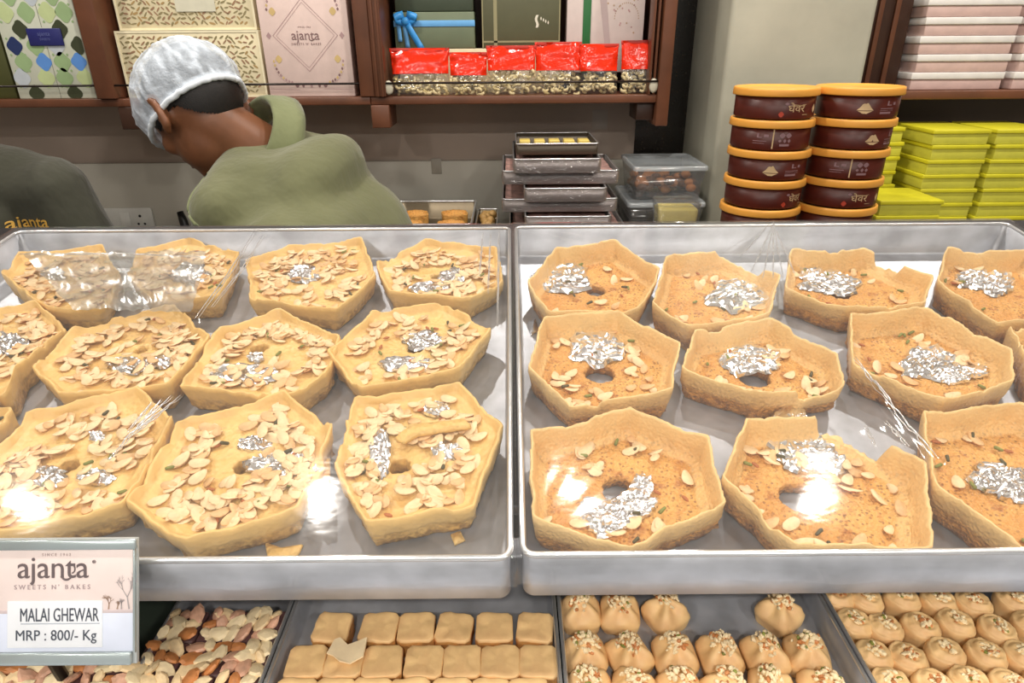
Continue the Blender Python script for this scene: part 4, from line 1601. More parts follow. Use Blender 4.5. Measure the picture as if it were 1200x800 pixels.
for x0_, z0_, x1_, z1_ in ((-w + .030, .002, -w + .039, .198), (-w + .004, .012, w - .004, .0165), (-w + .001, 0, -w + .004, .2), (w - .004, 0, w - .001, .2)):
    plate(mb, [(x0_, z0_), (x1_, z0_), (x1_, z1_), (x0_, z1_)], -.0006, 0)
for k in range(7):
    z0_ = .046 + .004 * k
    plate(mb, [(.036 + .002 * sin(k), z0_), (.042 + .002 * sin(k), z0_), (.043 + .002 * sin(k + 1), z0_ + .0042), (.037 + .002 * sin(k + 1), z0_ + .0042)], -.0007, 1)
for k in range(4):
    plate(mb, quatre(.050 + .006 * k, .066 - .003 * k, .0016, .004, 8), -.0007, 1)
mb.obj('printed_gold', [flat('ink_dull_gold', (150, 144, 108), .4), flat('ink_ivory', (232, 226, 206), .5)], g)
g, w, h = gbox('gift_box', 'pale floral gift box with a green ribbon at the right end of the shelf', .144, SF + .105, gz - .06, .338, SF + .16, gz + .20, flat('box_blush2', (214, 198, 192), .5))
mb = MB(); mb.bbox((-w + .040, -.0022, 0), (-w + .060, -.0004, h), .0005); mb.obj('green_ribbon', flat('ribbon_green', (38, 104, 52), .4), g)
mb = MB()
mb.add([(-w + .066, -.001, h), (-w + .085, -.001, h), (-w + .112, -.001, .06), (-w + .098, -.001, .06)], [(0, 1, 2, 3)])
rnd = random.Random(12)
for k in range(26):
    a = rnd.uniform(0, 1)
    plate(mb, quatre(rnd.uniform(.0, w - .012), .09 + rnd.uniform(0, .15), .0022, .0022, 7), -.0006, 1 if k % 2 else 2)
for k in range(20):
    b = pi * k / 19
    plate(mb, quatre(.052 + .03 * cos(b), .125 + .035 * sin(b), .0012, .0018, 6), -.0006, 1)
mb.obj('printed_flowers', [flat('ribbon_lilac', (188, 168, 166), .4), flat('ink_tan', (188, 156, 126), .5), flat('ink_faded_rose', (190, 150, 148), .5)], g)

# ------------------------------------------------------------------ red packets of cashews
M['red_film'] = mat('glossy_red_film', (226, 44, 14), .16, 0, .08, 40, .35, 50, .004)


def cashew_cluster(seed, wd, hgt):
    rnd = random.Random(seed)
    mb = MB()
    for _ in range(75):
        x, z, y = rnd.uniform(-wd, wd), rnd.uniform(.006, hgt), rnd.uniform(-.008, .010)
        a = rnd.uniform(0, 6.28)
        pts = [(x + .0078 * cos(a + b), y + rnd.uniform(-.001, .001), z + .0078 * sin(a + b)) for b in (-1.2, -.6, 0, .6, 1.2)]
        mb.tube(pts, [.0022, .0038, .0044, .0038, .0022], 6, mi=rnd.choice((0, 0, 0, 1)))
    me = mb.mesh('cashews')
    me.materials.append(flat('cashew_tan', (232, 214, 166), .5))
    me.materials.append(flat('cashew_dull_tan', (204, 184, 130), .5))  # duller cashew tan, mixed in at random
    return me


def packet_shell(seed, w, h, z0, z1, red):
    """pillow pouch between two heights; sealed flat at the top"""
    mb = MB()
    n, R = 24, 10
    rg = []
    for i in range(R + 1):
        z = z0 + (z1 - z0) * i / R
        f = z / h
        th = .020 * max(.03, (1 - f ** 1.6)) * (1 if f > .08 else .75)
        row = []
        for k in range(n):
            a = 2 * pi * k / n
            x = w / 2 * (abs(cos(a)) ** .6) * (1 if cos(a) > 0 else -1) * (1 - .05 * sin(pi * f))
            q = Vector((x * 60, z * 60, seed * 4.0 + (2 if sin(a) > 0 else 0)))
            y = th * sin(a) + (.0065 if red else .003) * noise.noise(q) * (1 if abs(sin(a)) > .2 else 0)
            row.append((x, y, z))
        rg.append(row)
    mb.loft(rg, cap0=not red, cap1=red)
    return mb.mesh('red_top' if red else 'clear_pouch')


PK = [(458, 528, 57), (526, 572, 62), (570, 629, 54), (626, 681, 50), (678, 725, 52), (726, 777, 48)]
for k, (x0_, x1_, yt) in enumerate(PK):
    yy = SF + .032 + (.006 if k % 2 else 0)
    a, b = at_y(x0_, 90, yy), at_y(x1_, 90, yy)
    top = at_y((x0_ + x1_) / 2, yt, yy).z
    wd = b.x - a.x - .002
    h = top - SZ
    g = thing('snack_packet', 'red topped clear packet of cashews, %s from the left in the row on the shelf' % ordinal(k), 'packet', ((a.x + b.x) / 2, yy, SZ + .001), (radians(-4 if k % 2 else -6), 0, radians([4, -3, 2, -2, 3, -1][k])), 'red topped cashew packets')
    sp = h * (.46 if k not in (2,) else .50)
    put('clear_pouch', packet_shell(k, wd, h, .0, sp, False), M['pouch'], g)
    put('red_top', packet_shell(k, wd, h, sp, h, True), M['red_film'], g)
    mb = MB(); mb.bbox((-wd / 2 - .0005, -.0012, h - .007), (wd / 2 + .0005, .0012, h + .001), .0005); mb.obj('seal', flat('seal_red', (190, 40, 22), .35), g)
    o = put('cashews', cashew_cluster(k, wd / 2 - .010, sp * .92), None, g)
    o['kind'] = 'stuff'

# ------------------------------------------------------------------ socket plate, tape, dark handle
p = at_y(151, 257, WALL_Y - .013)
g = thing('socket_plate', 'white switch and three pin socket plate on the pale backsplash', 'socket', (p.x, WALL_Y - .0125, p.z))
mb = MB(); mb.bbox((-.078, -.008, -.036), (.078, 0, .036), .003); mb.obj('plate', flat('plate_white', (214, 214, 208), .4), g)
mb = MB(); mb.bbox((-.020, -.0105, -.024), (.010, -.0075, .024), .002); mb.obj('switch', flat('switch_white', (222, 222, 216), .4), g)
mb = MB()
for x, z, q in ((.040, .012, .0042), (.031, -.012, .0034), (.050, -.012, .0034)):
    mb.loft([[(x + q * cos(2 * pi * k / 12), y, z + q * sin(2 * pi * k / 12)) for k in range(12)] for y in (-.0088, -.0078)], cap0=True, cap1=True)
mb.obj('socket_holes', M['black'], g)
p = at_y(703, 140, WALL_Y - .001)
mb = MB(); mb.bbox((-.022, -.0012, -.028), (.022, 0, .026), .0004)
tag(mb.obj('tape_patch', flat('tape_pale', (176, 166, 156), .35), None, (p.x, WALL_Y - .0002, p.z)), 'pale scrap of tape on the wall under the red packets', 'tape')
p = at_y(511, 194, WALL_Y - .013)
mb = MB(); mb.bbox((-.014, -.0012, -.024), (.016, 0, .02), .0004)
tag(mb.obj('tape_patch', flat('tape_grey', (160, 154, 142), .4), None, (p.x, WALL_Y - .0122, p.z)), 'small grey scrap of tape on the backsplash right of the bending man', 'tape')
p0, p1 = at_y(212, 248, 1.88), at_y(222, 285, 1.86)
mb = MB()
b_ = Vector((p1.x + .004, 1.85, CB + .0125))
mb.tube([p0 - Vector((.003, 0, 0)), p0 * .7 + p1 * .3, p0 * .4 + p1 * .6, p1, p1 * .3 + b_ * .7, b_], [.009, .012, .012, .012, .010, .008], 10)
tag(mb.obj('tool_handle', M['black'], None), 'black tool handle standing against the backsplash beside the olive sleeve', 'handle')

# ------------------------------------------------------------------ sweets tray on the back counter
TB = CB + .003
rz = at_y(490, 236, 1.83).z
xl_, xr_ = at_y(424, 236, 1.83).x, at_y(558, 236, 1.83).x
g, hx, hy, hh = make_tray('back_tray', 'metal tray of golden ghewar pieces on the back counter', xl_, 1.57, xr_, 1.83, rz - .052, rz, .01, rimr=.003, mats=flat('tray_dull', (120, 108, 88), .4, metal=.7))
k = 0
for j, (yy, zz) in enumerate(((1.635, .0), (1.745, .012))):
    for i in range(3):
        x = xl_ + .055 + i * (xr_ - xl_ - .11) / 2
        pts = []
        mb = MB()
        n = 36
        rad_ = [.036 / max(cos((a + .3) % (pi / 3) - pi / 6), .5) for a in [2 * pi * q / n for q in range(n)]]
        S_ = .052 - .014
        rg = [[(rad_[q] * f * cos(2 * pi * q / n), rad_[q] * .92 * f * sin(2 * pi * q / n), z + .002 * noise.noise(Vector((q * .5, i, j)))) for q in range(n)] for f, z in ((.8, 0), (.92, S_ * .3), (.95, S_ * .9), (.93, S_), (.85, S_ - .002), (.80, S_ - .010), (.5, S_ - .011), (.2, S_ - .011))]
        mb.loft(rg, cap0=True, cap1=True)
        tag(mb.obj('ghewar', M['ghewar_plain'], None, (x, yy, rz - .052 + .0028)), 'golden ghewar in the back counter tray, %s from the left in the %s row' % (ordinal(i), 'near' if j == 0 else 'far'), 'sweet', 'ghewar in the back counter tray')
make_tray('back_tray', 'plain metal tray under the tray of golden ghewar pieces', xl_ + .004, 1.575, xr_ - .004, 1.825, CB, rz - .0545, .01, rimr=.0025, mats=M['tray_dull'])
# small tray with sweets at its right
g, hx, hy, hh = make_tray('back_tray', 'small metal tray between the ghewar tray and the tray stack', xr_ + .006, 1.63, xr_ + .062, 1.82, CB, CB + .075, .008, rimr=.0025, mats=M['tray_dull'])
mb = MB()
rnd = random.Random(3)
for k in range(24):
    mb.ell((rnd.uniform(-.015, .015), rnd.uniform(-.078, .078), .055 + rnd.uniform(0, .012)), [Vector((.012, 0, 0)), Vector((0, .012, 0)), Vector((0, 0, .010))], 8, 5)
o = mb.obj('sweets_heap', flat('sweet_tan', (190, 150, 90), .5), g, (0, 0, .004))
o['kind'] = 'stuff'

# ------------------------------------------------------------------ stack of wrapped trays
EDG = [('top', 602, 704, 1.50), ('w', 589, 725, 1.54), ('n', 615, 711, 1.50), ('w', 589, 723, 1.54), ('n', 616, 716, 1.50), ('w', 598, 732, 1.54), ('n', 612, 710, 1.50), ('w', 594, 726, 1.54)]
nT = len(EDG)
zt0 = at_y(650, 186, 1.50).z
th = (zt0 - CB) / nT
M['wrap'] = clear_mat('crumpled_wrap', (.9, .88, .88, 1), .16, .5, 1.6, .12, .22, (50, .8, .01), (206, 188, 184))
M['sweet_rose'] = mat('rosy_sweets', (176, 140, 132), .5, 0, .2, 60)
for k in range(nT):
    _, x0_, x1_, yy = EDG[k]
    zt = zt0 - th * k
    yk = yy
    a = at_y(x0_, 186 + 16 * k, yk)
    b = at_y(x1_, 186 + 16 * k, yk)
    cx_ = (a.x + b.x) / 2
    wd = b.x - a.x
    dp = .30 if wd < .2 else .24
    which = ordinal(k)
    g, hx, hy, hh = make_tray('stacked_tray', 'film wrapped metal tray in the back counter stack, %s from the top' % which, cx_ - wd / 2, yk, cx_ + wd / 2, yk + dp, zt - th + .0005, zt - .001, .008, rimr=.0018, group='wrapped trays stacked on the back counter', mats=flat('tray_grey', (170, 166, 164), .35, metal=.75))
    mb = MB()
    R_ = 10
    V, F = [], []
    for j in range(R_ + 1):
        for i in range(R_ + 1):
            x, y = -hx + .006 + (2 * hx - .012) * i / R_, -hy + .006 + (2 * hy - .012) * j / R_
            V.append((x, y, hh * .72 + .004 * noise.noise(Vector((x * 30, y * 30, k)))))
    F = [(j * (R_ + 1) + i, j * (R_ + 1) + i + 1, (j + 1) * (R_ + 1) + i + 1, (j + 1) * (R_ + 1) + i) for j in range(R_) for i in range(R_)]
    mb.add(V, F)
    o = mb.obj('sweets_layer', M['sweet_rose'], g)
    o['kind'] = 'stuff'
    mb = MB()
    rg = []
    for z, oo in ((hh * .05, .0016), (hh * .5, .0026), (hh * .98, .0022)):
        rg.append([(x + .0010 * noise.noise(Vector((x * 50, y * 50, z * 90 + k))), y + .0010 * noise.noise(Vector((x * 60, y * 40, z * 90 + k + 5))), z) for x, y in rrect(-hx - oo, -hy - oo, hx + oo, hy + oo, .01, 10)])
    mb.loft(rg)
    mb.obj('wrap', M['wrap'], g)
# dark tray with yellow sweets on top
a, b = at_y(605, 178, 1.56), at_y(700, 178, 1.56)
g, hx, hy, hh = make_tray('dark_tray', 'dark flat tray of yellow barfi on top of the tray stack', a.x, 1.55, b.x, 1.75, zt0 + .0008, zt0 + .026, .006, rimr=.0016, mats=flat('tray_dark', (72, 62, 50), .4, metal=.3))
rnd = random.Random(8)
for k in range(10):
    i, j = k % 5, k // 5
    x, y = -hx + .022 + i * (2 * hx - .044) / 4, -hy + .05 + j * .07
    if j == 0 and i < 2:
        continue
    mb = MB(); mb.bbox((-.013, -.02, 0), (.013, .02, .016), .002)
    tag(mb.obj('barfi', flat('barfi_yellow', (222, 196, 104), .5) if k > 2 else flat('barfi_khoya', (150, 124, 70), .5), None, (a.x + hx + x, 1.65 + y, zt0 + .0045)), 'yellow barfi block in the dark top tray, %s from left in the %s row' % (ordinal(i), 'near' if j == 0 else 'far'), 'sweet', 'barfi in the dark top tray')

# ------------------------------------------------------------------ clear containers
CT = CR_


def container(label, x0, y0, x1, y1, z0, z1, m_in, fill, lidm, grp=None, chunks=None):
    g = thing('plastic_container', label, 'container', ((x0 + x1) / 2, (y0 + y1) / 2, z0), None, grp)
    hx, hy, h = (x1 - x0) / 2, (y1 - y0) / 2, z1 - z0 - .008
    mb = MB()

    def rr(f, z, ins=0):
        return [(a, b, z) for a, b in rrect(-hx * f + ins, -hy * f + ins, hx * f - ins, hy * f - ins, .012)]
    mb.loft([rr(.86, 0), rr(.88, .004), rr(.97, h), rr(.97, h, .0014), rr(.88, .005, .0014), rr(.86, .003, .004)], cap0=True, cap1=True)
    mb.obj('tub', M['clear'], g)
    mb = MB()
    mb.loft([rr(1, h - .004), rr(1.0, h + .004), rr(.98, h + .0065), rr(.94, h + .007), rr(.92, h + .005), rr(.5, h + .005)], cap0=False, cap1=True)
    mb.obj('lid', lidm, g)
    mb = MB()
    if chunks:
        rnd = random.Random(chunks)
        for _ in range(60):
            z = rnd.uniform(.012, h * fill)
            mb.ell((rnd.uniform(-hx * .76, hx * .76), rnd.uniform(-hy * .76, hy * .76), z), [Vector((.014, .004, 0)), Vector((-.003, .012, 0)), Vector((0, 0, .010))], 8, 5, rnd.randrange(2))
    else:
        mb.loft([rr(.82, .004), rr(.90, h * fill), rr(.84, h * fill + .003)], cap0=True, cap1=True)
    o = mb.obj('contents', m_in, g)
    o['kind'] = 'stuff'
    return g


container('black based plastic box under the lidded container of brown sweets', .285, 1.575, .478, 1.80, CT + .0005, 1.2445, flat('sweet_black', (36, 30, 30), .5), .8, M['clear_lid'])
container('clear container of orange brown sweets with a pale frosted lid', .298, 1.60, .482, 1.81, 1.245, 1.327, [flat('sweet_brown', (104, 66, 46), .5), flat('sweet_orange', (190, 120, 62), .5)], .62, M['clear_lid'], None, 6)
container('small clear tub of pale yellow butter in front of the stacked containers', .338, 1.48, .440, 1.56, CT + .0005, 1.266, flat('butter_yellow', (232, 214, 122), .5), .86, M['clear'])

# ------------------------------------------------------------------ ghewar tubs
M['lid_orange'] = mat('orange_tub_lid', (238, 168, 72), .4, 0, .02, 20)
M['tub_brown'] = mat('dark_brown_tub_label', (84, 30, 20), .38, 0, .10, 18)
M['tub_print'] = flat('tub_print_cream', (214, 182, 138), .5)
M['tub_print2'] = flat('tub_print_lilac', (150, 116, 120), .5)
M['tub_red_dot'] = flat('tub_print_red_dot', (186, 66, 44), .5)  # plain red print on the label
TH, TR = .0590, .0805
TUBC = [(.543, 1.41, 'left'), (.712, 1.415, 'right')]
# which way each printed label faces the shop (fraction of a turn): kinds of print that show
PRINTS = {'left': ['main', 'icons', 'peak', 'main2', 'main', 'peak'], 'right': ['peak', 'peak2', 'icons2', 'main3', 'main', 'peak']}


def cyl(o, ang0, r):
    """flat lettering bent round the tub"""
    return warp(o, lambda c: Vector(((r + c.z) * sin(ang0 + c.x / r), -(r + c.z) * cos(ang0 + c.x / r), c.y)))


def tub_text(par, s, size, a0, z, m, sx=1.0, bold=0):
    me = text_mesh(s, size, .00015, 'CENTER', 1.0, bold)
    warp(me, lambda c: Vector((c.x * sx, c.y + z, c.z + .0002)))
    bm = bmesh.new(); bm.from_mesh(me)
    bmesh.ops.triangulate(bm, faces=bm.faces)
    bm.to_mesh(me); bm.free()
    cyl(me, a0, TR * .965)
    return put('lettering', me, m, par)


def tub_plate(par, pts, m, name='printed_mark', z=0, a0=0):
    mb = MB()
    for pp in pts:
        n = len(pp)
        mb.add([((TR * .965 + .0004) * sin(a0 + x / TR), -(TR * .965 + .0004) * cos(a0 + x / TR), zz + z) for x, zz in pp], [tuple(range(n))], 0, False)
    return mb.obj(name, m, par)


def bar(x0, x1, z0, z1, n=6):
    return [(x0 + (x1 - x0) * k / n, z0) for k in range(n + 1)] + [(x1 - (x1 - x0) * k / n, z1) for k in range(n + 1)]


def hill(cx, cz, w, h):
    return [(cx - w + 2 * w * k / 10, cz) for k in range(11)] + [(cx + w - 2 * w * k / 10, cz + h * sin(pi * (k / 10)) ** 1.3 * (1 + .12 * sin(k * 2.1))) for k in range(1, 10)]


for cx_, cy_, side in TUBC:
    for k in range(6):
        z0 = CR_ + TH * (5 - k)
        dx = random.Random(k * 7 + (side == 'left')).uniform(-.002, .002)
        g = thing('sweet_tub', 'brown tub with orange lid in the %s stack, %s from the top' % (side, ordinal(k)), 'tub', (cx_ + dx, cy_, z0 + .0004), None, 'brown tubs with orange lids')
        made_ = set(bpy.data.objects)
        n = 48
        mb = MB()
        mb.loft([[(q * cos(2 * pi * j / n), q * sin(2 * pi * j / n), z) for j in range(n)] for q, z in ((TR * .90, .0), (TR * .915, .002), (TR * .950, .046), (TR * .955, .052), (TR * .94, .052))], cap0=True, cap1=True)
        # straight label wall
        mb2 = MB()
        mb2.loft([[(q * cos(2 * pi * j / n), q * sin(2 * pi * j / n), z) for j in range(n)] for q, z in ((TR * .955, .003), (TR * .965, .006), (TR * .965, .050), (TR * .95, .0505))])
        mb.obj('tub_body', M['tub_brown'], g)
        mb2.obj('paper_label', M['tub_brown'], g)
        mb = MB()
        mb.loft([[(q * cos(2 * pi * j / n), q * sin(2 * pi * j / n), z) for j in range(n)] for q, z in ((TR * .97, .0512), (TR * 1.035, .0512), (TR * 1.045, .0535), (TR * 1.035, .064), (TR * 1.03, .0680), (TR * 1.005, .0692), (TR * .97, .0690), (TR * .95, .0665), (TR * .4, .0660))], cap0=True, cap1=True)
        mb.obj('lid', M['lid_orange'], g)
        kind = PRINTS[side][k]
        C, Lm, D_ = M['tub_print'], M['tub_print2'], M['tub_red_dot']
        if kind.startswith('main'):
            a0 = {'main': .22, 'main2': .62, 'main3': .12}[kind]
            tub_text(g, 'घेवर', .023, a0, .025, C)
            tub_plate(g, [bar(-.013, .022, .0335, .0345), bar(.014, .028, .0115, .0125)], C, a0=a0)
            tub_plate(g, [quatre(-.022, .036, .004, .003, 10), bar(-.018, -.010, .032, .033)], Lm, a0=a0)
            tub_plate(g, [quatre(-.031, .013, .005, .006, 12)], D_, a0=a0)
            tub_plate(g, [quatre(.052, .024, .006, .009, 12)], C, a0=a0)
        elif kind.startswith('peak'):
            a0 = {'peak': -.12, 'peak2': .25}[kind]
            tub_plate(g, [hill(-.010, .020, .016, .016), hill(-.010, .0185, .014, -.006)], C, a0=a0)
            tub_plate(g, [bar(.020, .052, .023, .0245), bar(.020, .052, .019, .020), bar(.020, .046, .012, .0165), bar(.034, .038, .030, .040), bar(.034, .046, .030, .032)], Lm, a0=a0)
            tub_plate(g, [bar(.050, .057, .031, .037)], Lm, a0=a0)
        else:
            a0 = {'icons': -.05, 'icons2': -.05}[kind]
            tub_plate(g, [bar(-.019, -.0165, .006, .050, 2)], C, a0=a0)
            tub_plate(g, [quatre(.000, .036, .0055, .0055, 14), quatre(.013, .036, .0055, .0055, 14), quatre(-.004, .024, .003, .003, 8), quatre(.006, .024, .003, .004, 8), quatre(.015, .024, .003, .004, 8), bar(-.004, .016, .012, .017)], Lm, a0=a0)
            tub_plate(g, [bar(-.058, -.030, .022, .0235), bar(-.058, -.034, .017, .018), bar(-.05, -.046, .030, .040), bar(-.050, -.040, .030, .032), bar(-.036, -.027, .032, .038)], Lm, a0=a0)

        for o_ in set(bpy.data.objects) - made_:
            for v_ in o_.data.vertices:
                v_.co.z *= TH / .0699

# ------------------------------------------------------------------ yellow boxes
M['yellow'] = mat('glossy_yellow_board', (212, 204, 44), .4, 0, .02, 30)
M['yellow_side'] = mat('matt_yellow_board', (206, 202, 74), .45, 0, .03, 30)


def ybox(label, x0, y0, x1, y1, z0, h=.0345):
    g = thing('sweet_box', label, 'box', ((x0 + x1) / 2, (y0 + y1) / 2, z0), (0, 0, random.Random(label).uniform(-.015, .015)), 'yellow sweet boxes')
    hx, hy = (x1 - x0) / 2, (y1 - y0) / 2
    mb = MB(); mb.bbox((-hx + .002, -hy + .002, 0), (hx - .002, hy - .002, h * .72), .001); mb.obj('base', M['yellow_side'], g)
    mb = MB(); mb.bbox((-hx - .001, -hy - .001, h * .725), (hx + .001, hy + .001, h - .0005), .0012); mb.obj('lid', M['yellow'], g)


for nm, x0, x1, y0, y1, n in (('leftmost full stack behind the tubs', .862, .972, 1.66, 1.83, 7), ('middle stack', 1.007, 1.143, 1.60, 1.78, 7), ('right hand stack', 1.160, 1.300, 1.60, 1.78, 7), ('low front stack beside the tubs', .842, .985, 1.475, 1.62, 3)):
    for j in range(n):
        ybox('yellow sweet box in the %s, %s from the bottom' % (nm, ordinal(j)), x0 + .003 * ((j * 7) % 3 - 1), y0, x1 + .003 * ((j * 7) % 3 - 1), y1, CR_ + .0003 + .0347 * j)

# ------------------------------------------------------------------ people
def grow(mb, voxel, smooth_n, name):
    """fuse a rough volume into one continuous smooth surface"""
    me = mb.mesh(name)
    o = bpy.data.objects.new(name, me)
    COL.objects.link(o)
    r = o.modifiers.new('fuse', 'REMESH')
    r.mode = 'VOXEL'
    r.voxel_size = voxel
    r.use_smooth_shade = True
    s = o.modifiers.new('soften', 'SMOOTH')
    s.factor = .5
    s.iterations = smooth_n
    dg = bpy.context.evaluated_depsgraph_get()
    out = bpy.data.meshes.new_from_object(o.evaluated_get(dg))
    bpy.data.objects.remove(o)
    bpy.data.meshes.remove(me)
    out.name = name
    for p in out.polygons:
        p.use_smooth = True
    return out


def fold_cloth(me, amp, freq, seed, axis=None):
    for v in me.vertices:
        n = v.normal
        q = Vector((v.co.x * freq, v.co.y * freq, v.co.z * freq * .55)) + Vector((seed, 0, 0))
        v.co = v.co + n * amp * (noise.noise(q) + .5 * noise.noise(q * 2.2))
    me.update()


def hand(mb, wrist, d, palm_n, side, curl=.5, s=1.0):
    """palm, four unequal bent fingers and a thumb; d = direction of the fingers, palm_n = out of the palm"""
    d = Vector(d).normalized()
    pn = Vector(palm_n)
    pn = (pn - d * pn.dot(d)).normalized()
    lat = d.cross(pn).normalized() * side
    w = Vector(wrist)
    for q in (-.026, -.009, .009, .026):
        mb.cap(w + d * .012 + lat * q * .6, .014 * s, w + d * .082 + lat * q, .0115 * s, 10)
    for q, L in ((-.030, .062), (-.010, .074), (.010, .080), (.030, .070)):
        p = w + d * .086 + lat * q
        dd = d.copy()
        rr = .0088
        for j, f in enumerate((.45, .32, .23)):
            dd = (dd + pn * curl * (.35 + .25 * j)).normalized()
            e = p + dd * L * f
            mb.cap(p, rr * s, e, (rr - .0008) * s, 8)
            p, rr = e, rr - .0008
    p = w + d * .026 + lat * .026
    e = p + (d * .55 + lat * .8 + pn * .25).normalized() * .040
    mb.cap(p, .0125 * s, e, .0098 * s, 8)
    e2 = e + (d * .9 + lat * .25 + pn * .35).normalized() * .030
    mb.cap(e, .0096 * s, e2, .0082 * s, 8)


def head_parts(mb, c, f, u, s=1.0, ears=True):
    """skull, jaw, nose, brow, lips, ears; returns left/ear places"""
    f = Vector(f).normalized()
    u = Vector(u)
    u = (u - f * u.dot(f)).normalized()
    l = u.cross(f).normalized()
    c = Vector(c)
    mb.ell(c + u * .022 * s, [f * .096 * s, l * .076 * s, u * .090 * s], 24, 16)
    mb.ell(c + f * .020 * s - u * .045 * s, [f * .066 * s, l * .060 * s, u * .066 * s], 20, 12)
    mb.ell(c + f * .052 * s - u * .090 * s, [f * .030 * s, l * .030 * s, u * .022 * s], 14, 8)
    mb.cap(c + f * .086 * s + u * .012 * s, .010 * s, c + f * .106 * s - u * .026 * s, .014 * s, 10)
    mb.ell(c + f * .074 * s + u * .028 * s, [f * .020 * s, l * .052 * s, u * .012 * s], 14, 8)
    mb.cap(c + f * .083 * s - u * .058 * s + l * .018 * s, .008 * s, c + f * .083 * s - u * .058 * s - l * .018 * s, .008 * s, 8)
    for k in (-1, 1):
        mb.ell(c + f * .062 * s - u * .020 * s + l * .040 * k * s, [f * .024 * s, l * .022 * s, u * .022 * s], 12, 8)
        if ears:
            e = c + l * (.074 * k * s) - f * .002 * s - u * .004 * s
            ef = (f * .35 + l * k * .45 - f * .75).normalized()
            pts = [e + u * (.030 * sin(a)) * s - f * (.017 * cos(a) + .006) * s + l * k * (.006 + .010 * (.5 + .5 * cos(a))) * s for a in [-1.9 + 3.9 * q / 10 for q in range(11)]]
            for a, b in zip(pts[:-1], pts[1:]):
                mb.cap(a, .0082 * s, b, .0082 * s, 8)
            mb.ell(e - f * .004 * s + l * k * .004 * s, [f * .015 * s, l * .010 * s, u * .027 * s], 12, 8)
            mb.ell(e - u * .032 * s + f * .003 * s + l * k * .006 * s, [f * .008 * s, l * .006 * s, u * .009 * s], 10, 6)
    return f, u, l


def eyes(parent, c, f, u, l, s=1.0):
    for k in (-1, 1):
        p = Vector(c) + Vector(f) * .0745 * s + Vector(u) * .010 * s + Vector(l) * .031 * k * s
        mb = MB(); mb.ell(p, [Vector(f) * .009, Vector(l) * .013, Vector(u) * .0085], 14, 8); mb.obj('eye', flat('eye_white', (226, 220, 210), .3), parent)
        mb = MB(); mb.ell(p + Vector(f) * .006, [Vector(f) * .0040, Vector(l) * .0055, Vector(u) * .0055], 10, 6); mb.obj('iris', flat('iris_brown', (40, 26, 18), .25), parent)


# --- man bending over the back counter
man = thing('person', 'person in olive polo shirt and white hairnet bending with head bowed towards the back counter', 'person', (0, 0, 0))
Nk = at_y(300, 160, 1.33)
Hc = at_y(233, 130, 1.315)
LS = at_y(272, 250, 1.18)
RS = at_y(376, 202, 1.41)
PV = Vector((-.30, 1.165, .92))
f0 = Vector((-.64, .406, -.649))
u0 = Vector((-.55, .347, .754))
mb = MB()
F_, U_, L_ = head_parts(mb, Hc, f0, u0, 1.03)
mb.cap(Nk - Vector((.0, .0, .03)), .060, Hc - U_ * .040 - F_ * .020, .052)
mid = (LS + RS) / 2
sp = [PV, PV.lerp(mid, .35) + Vector((.032, -.02, 0)), PV.lerp(mid, .7) + Vector((.048, -.03, .01)), mid + Vector((.02, -.0, .0))]
SA = (RS - LS).normalized()
for a, b, ra, rb in ((sp[0], sp[1], .13, .12), (sp[1], sp[2], .12, .125), (sp[2], sp[3] - Vector((0, 0, .025)), .125, .098)):
    for k in ((-.6, 0, .6) if rb > .1 else (-.25, .1, .42)):
        mb.cap(a + SA * .10 * k, ra * .92, b + SA * .13 * k, rb * .92)
mb.cap(LS, .058, RS, .058)
mb.cap(LS.lerp(Nk, .3), .046, Nk - Vector((0, 0, .055)), .042)
mb.cap(RS.lerp(Nk, .3), .046, Nk - Vector((0, 0, .055)), .042)
LE = LS + Vector((-.065, .165, -.225))
LW = Vector((LS.x - .09, 1.555, CB + .045))
RE = RS + Vector((.0, .12, -.25))
RW = Vector((RS.x - .11, 1.62, CB + .045))
LE.y = 1.33
RE.y = min(RE.y, 1.47)
RE.z = max(RE.z, 1.17)
for S_, E_, W_ in ((LS, LE, LW), (RS, RE, RW)):
    mb.cap(S_, .052, E_, .041)
    mb.cap(E_, .041, W_, .028)
hand(mb, LW + Vector((0, .01, 0)), (-.25, .9, -.25), (0, 0, -1), -1, .45)
hand(mb, RW + Vector((0, .01, 0)), (-.5, .8, -.25), (0, 0, -1), 1, .45)
hipL, hipR = PV - SA * .085, PV + SA * .085
for h_, kx in ((hipL, -.10), (hipR, .05)):
    kn = Vector((h_.x + kx * .2 - .02, h_.y + .06, .50))
    ft_ = Vector((h_.x + kx * .3, h_.y + .0, .09))
    mb.cap(h_, .085, kn, .060)
    mb.cap(kn, .058, ft_, .042)
body = put('body', grow(mb, .0065, 5, 'body'), M['skin'], man)
eyes(man, Hc, F_, U_, L_)


# polo shirt
mb = MB()
for a, b, ra, rb in ((sp[0] + Vector((0, 0, -.02)), sp[1], .150, .135), (sp[1], sp[2], .135, .142), (sp[2], sp[3] - Vector((0, 0, .018)), .146, .116)):
    for k in ((-.6, -.2, .2, .6) if rb > .12 else (-.42, -.1, .25, .58)):
        mb.cap(a + SA * .10 * k, ra * .95, b + SA * .14 * k, rb * .95)
mb.cap(LS, .074, RS, .074)
mb.cap(LS.lerp(Nk, .25), .066, Nk - Vector((0, 0, .050)), .058)
mb.cap(RS.lerp(Nk, .25), .068, Nk - Vector((0, 0, .034)), .058)
mb.cap(RS + Vector((.012, -.02, -.004)), .080, sp[1] + SA * .10 + Vector((.01, -.02, 0)), .125)
mb.cap(mid + Vector((.03, -.05, -.02)), .10, sp[1], .135)
mb.ell(mid + SA * .010 + Vector((.050, -.03, -.005)), [SA * .155, Vector((.10, -.05, .05)), Vector((0, .03, .102))], 20, 12)
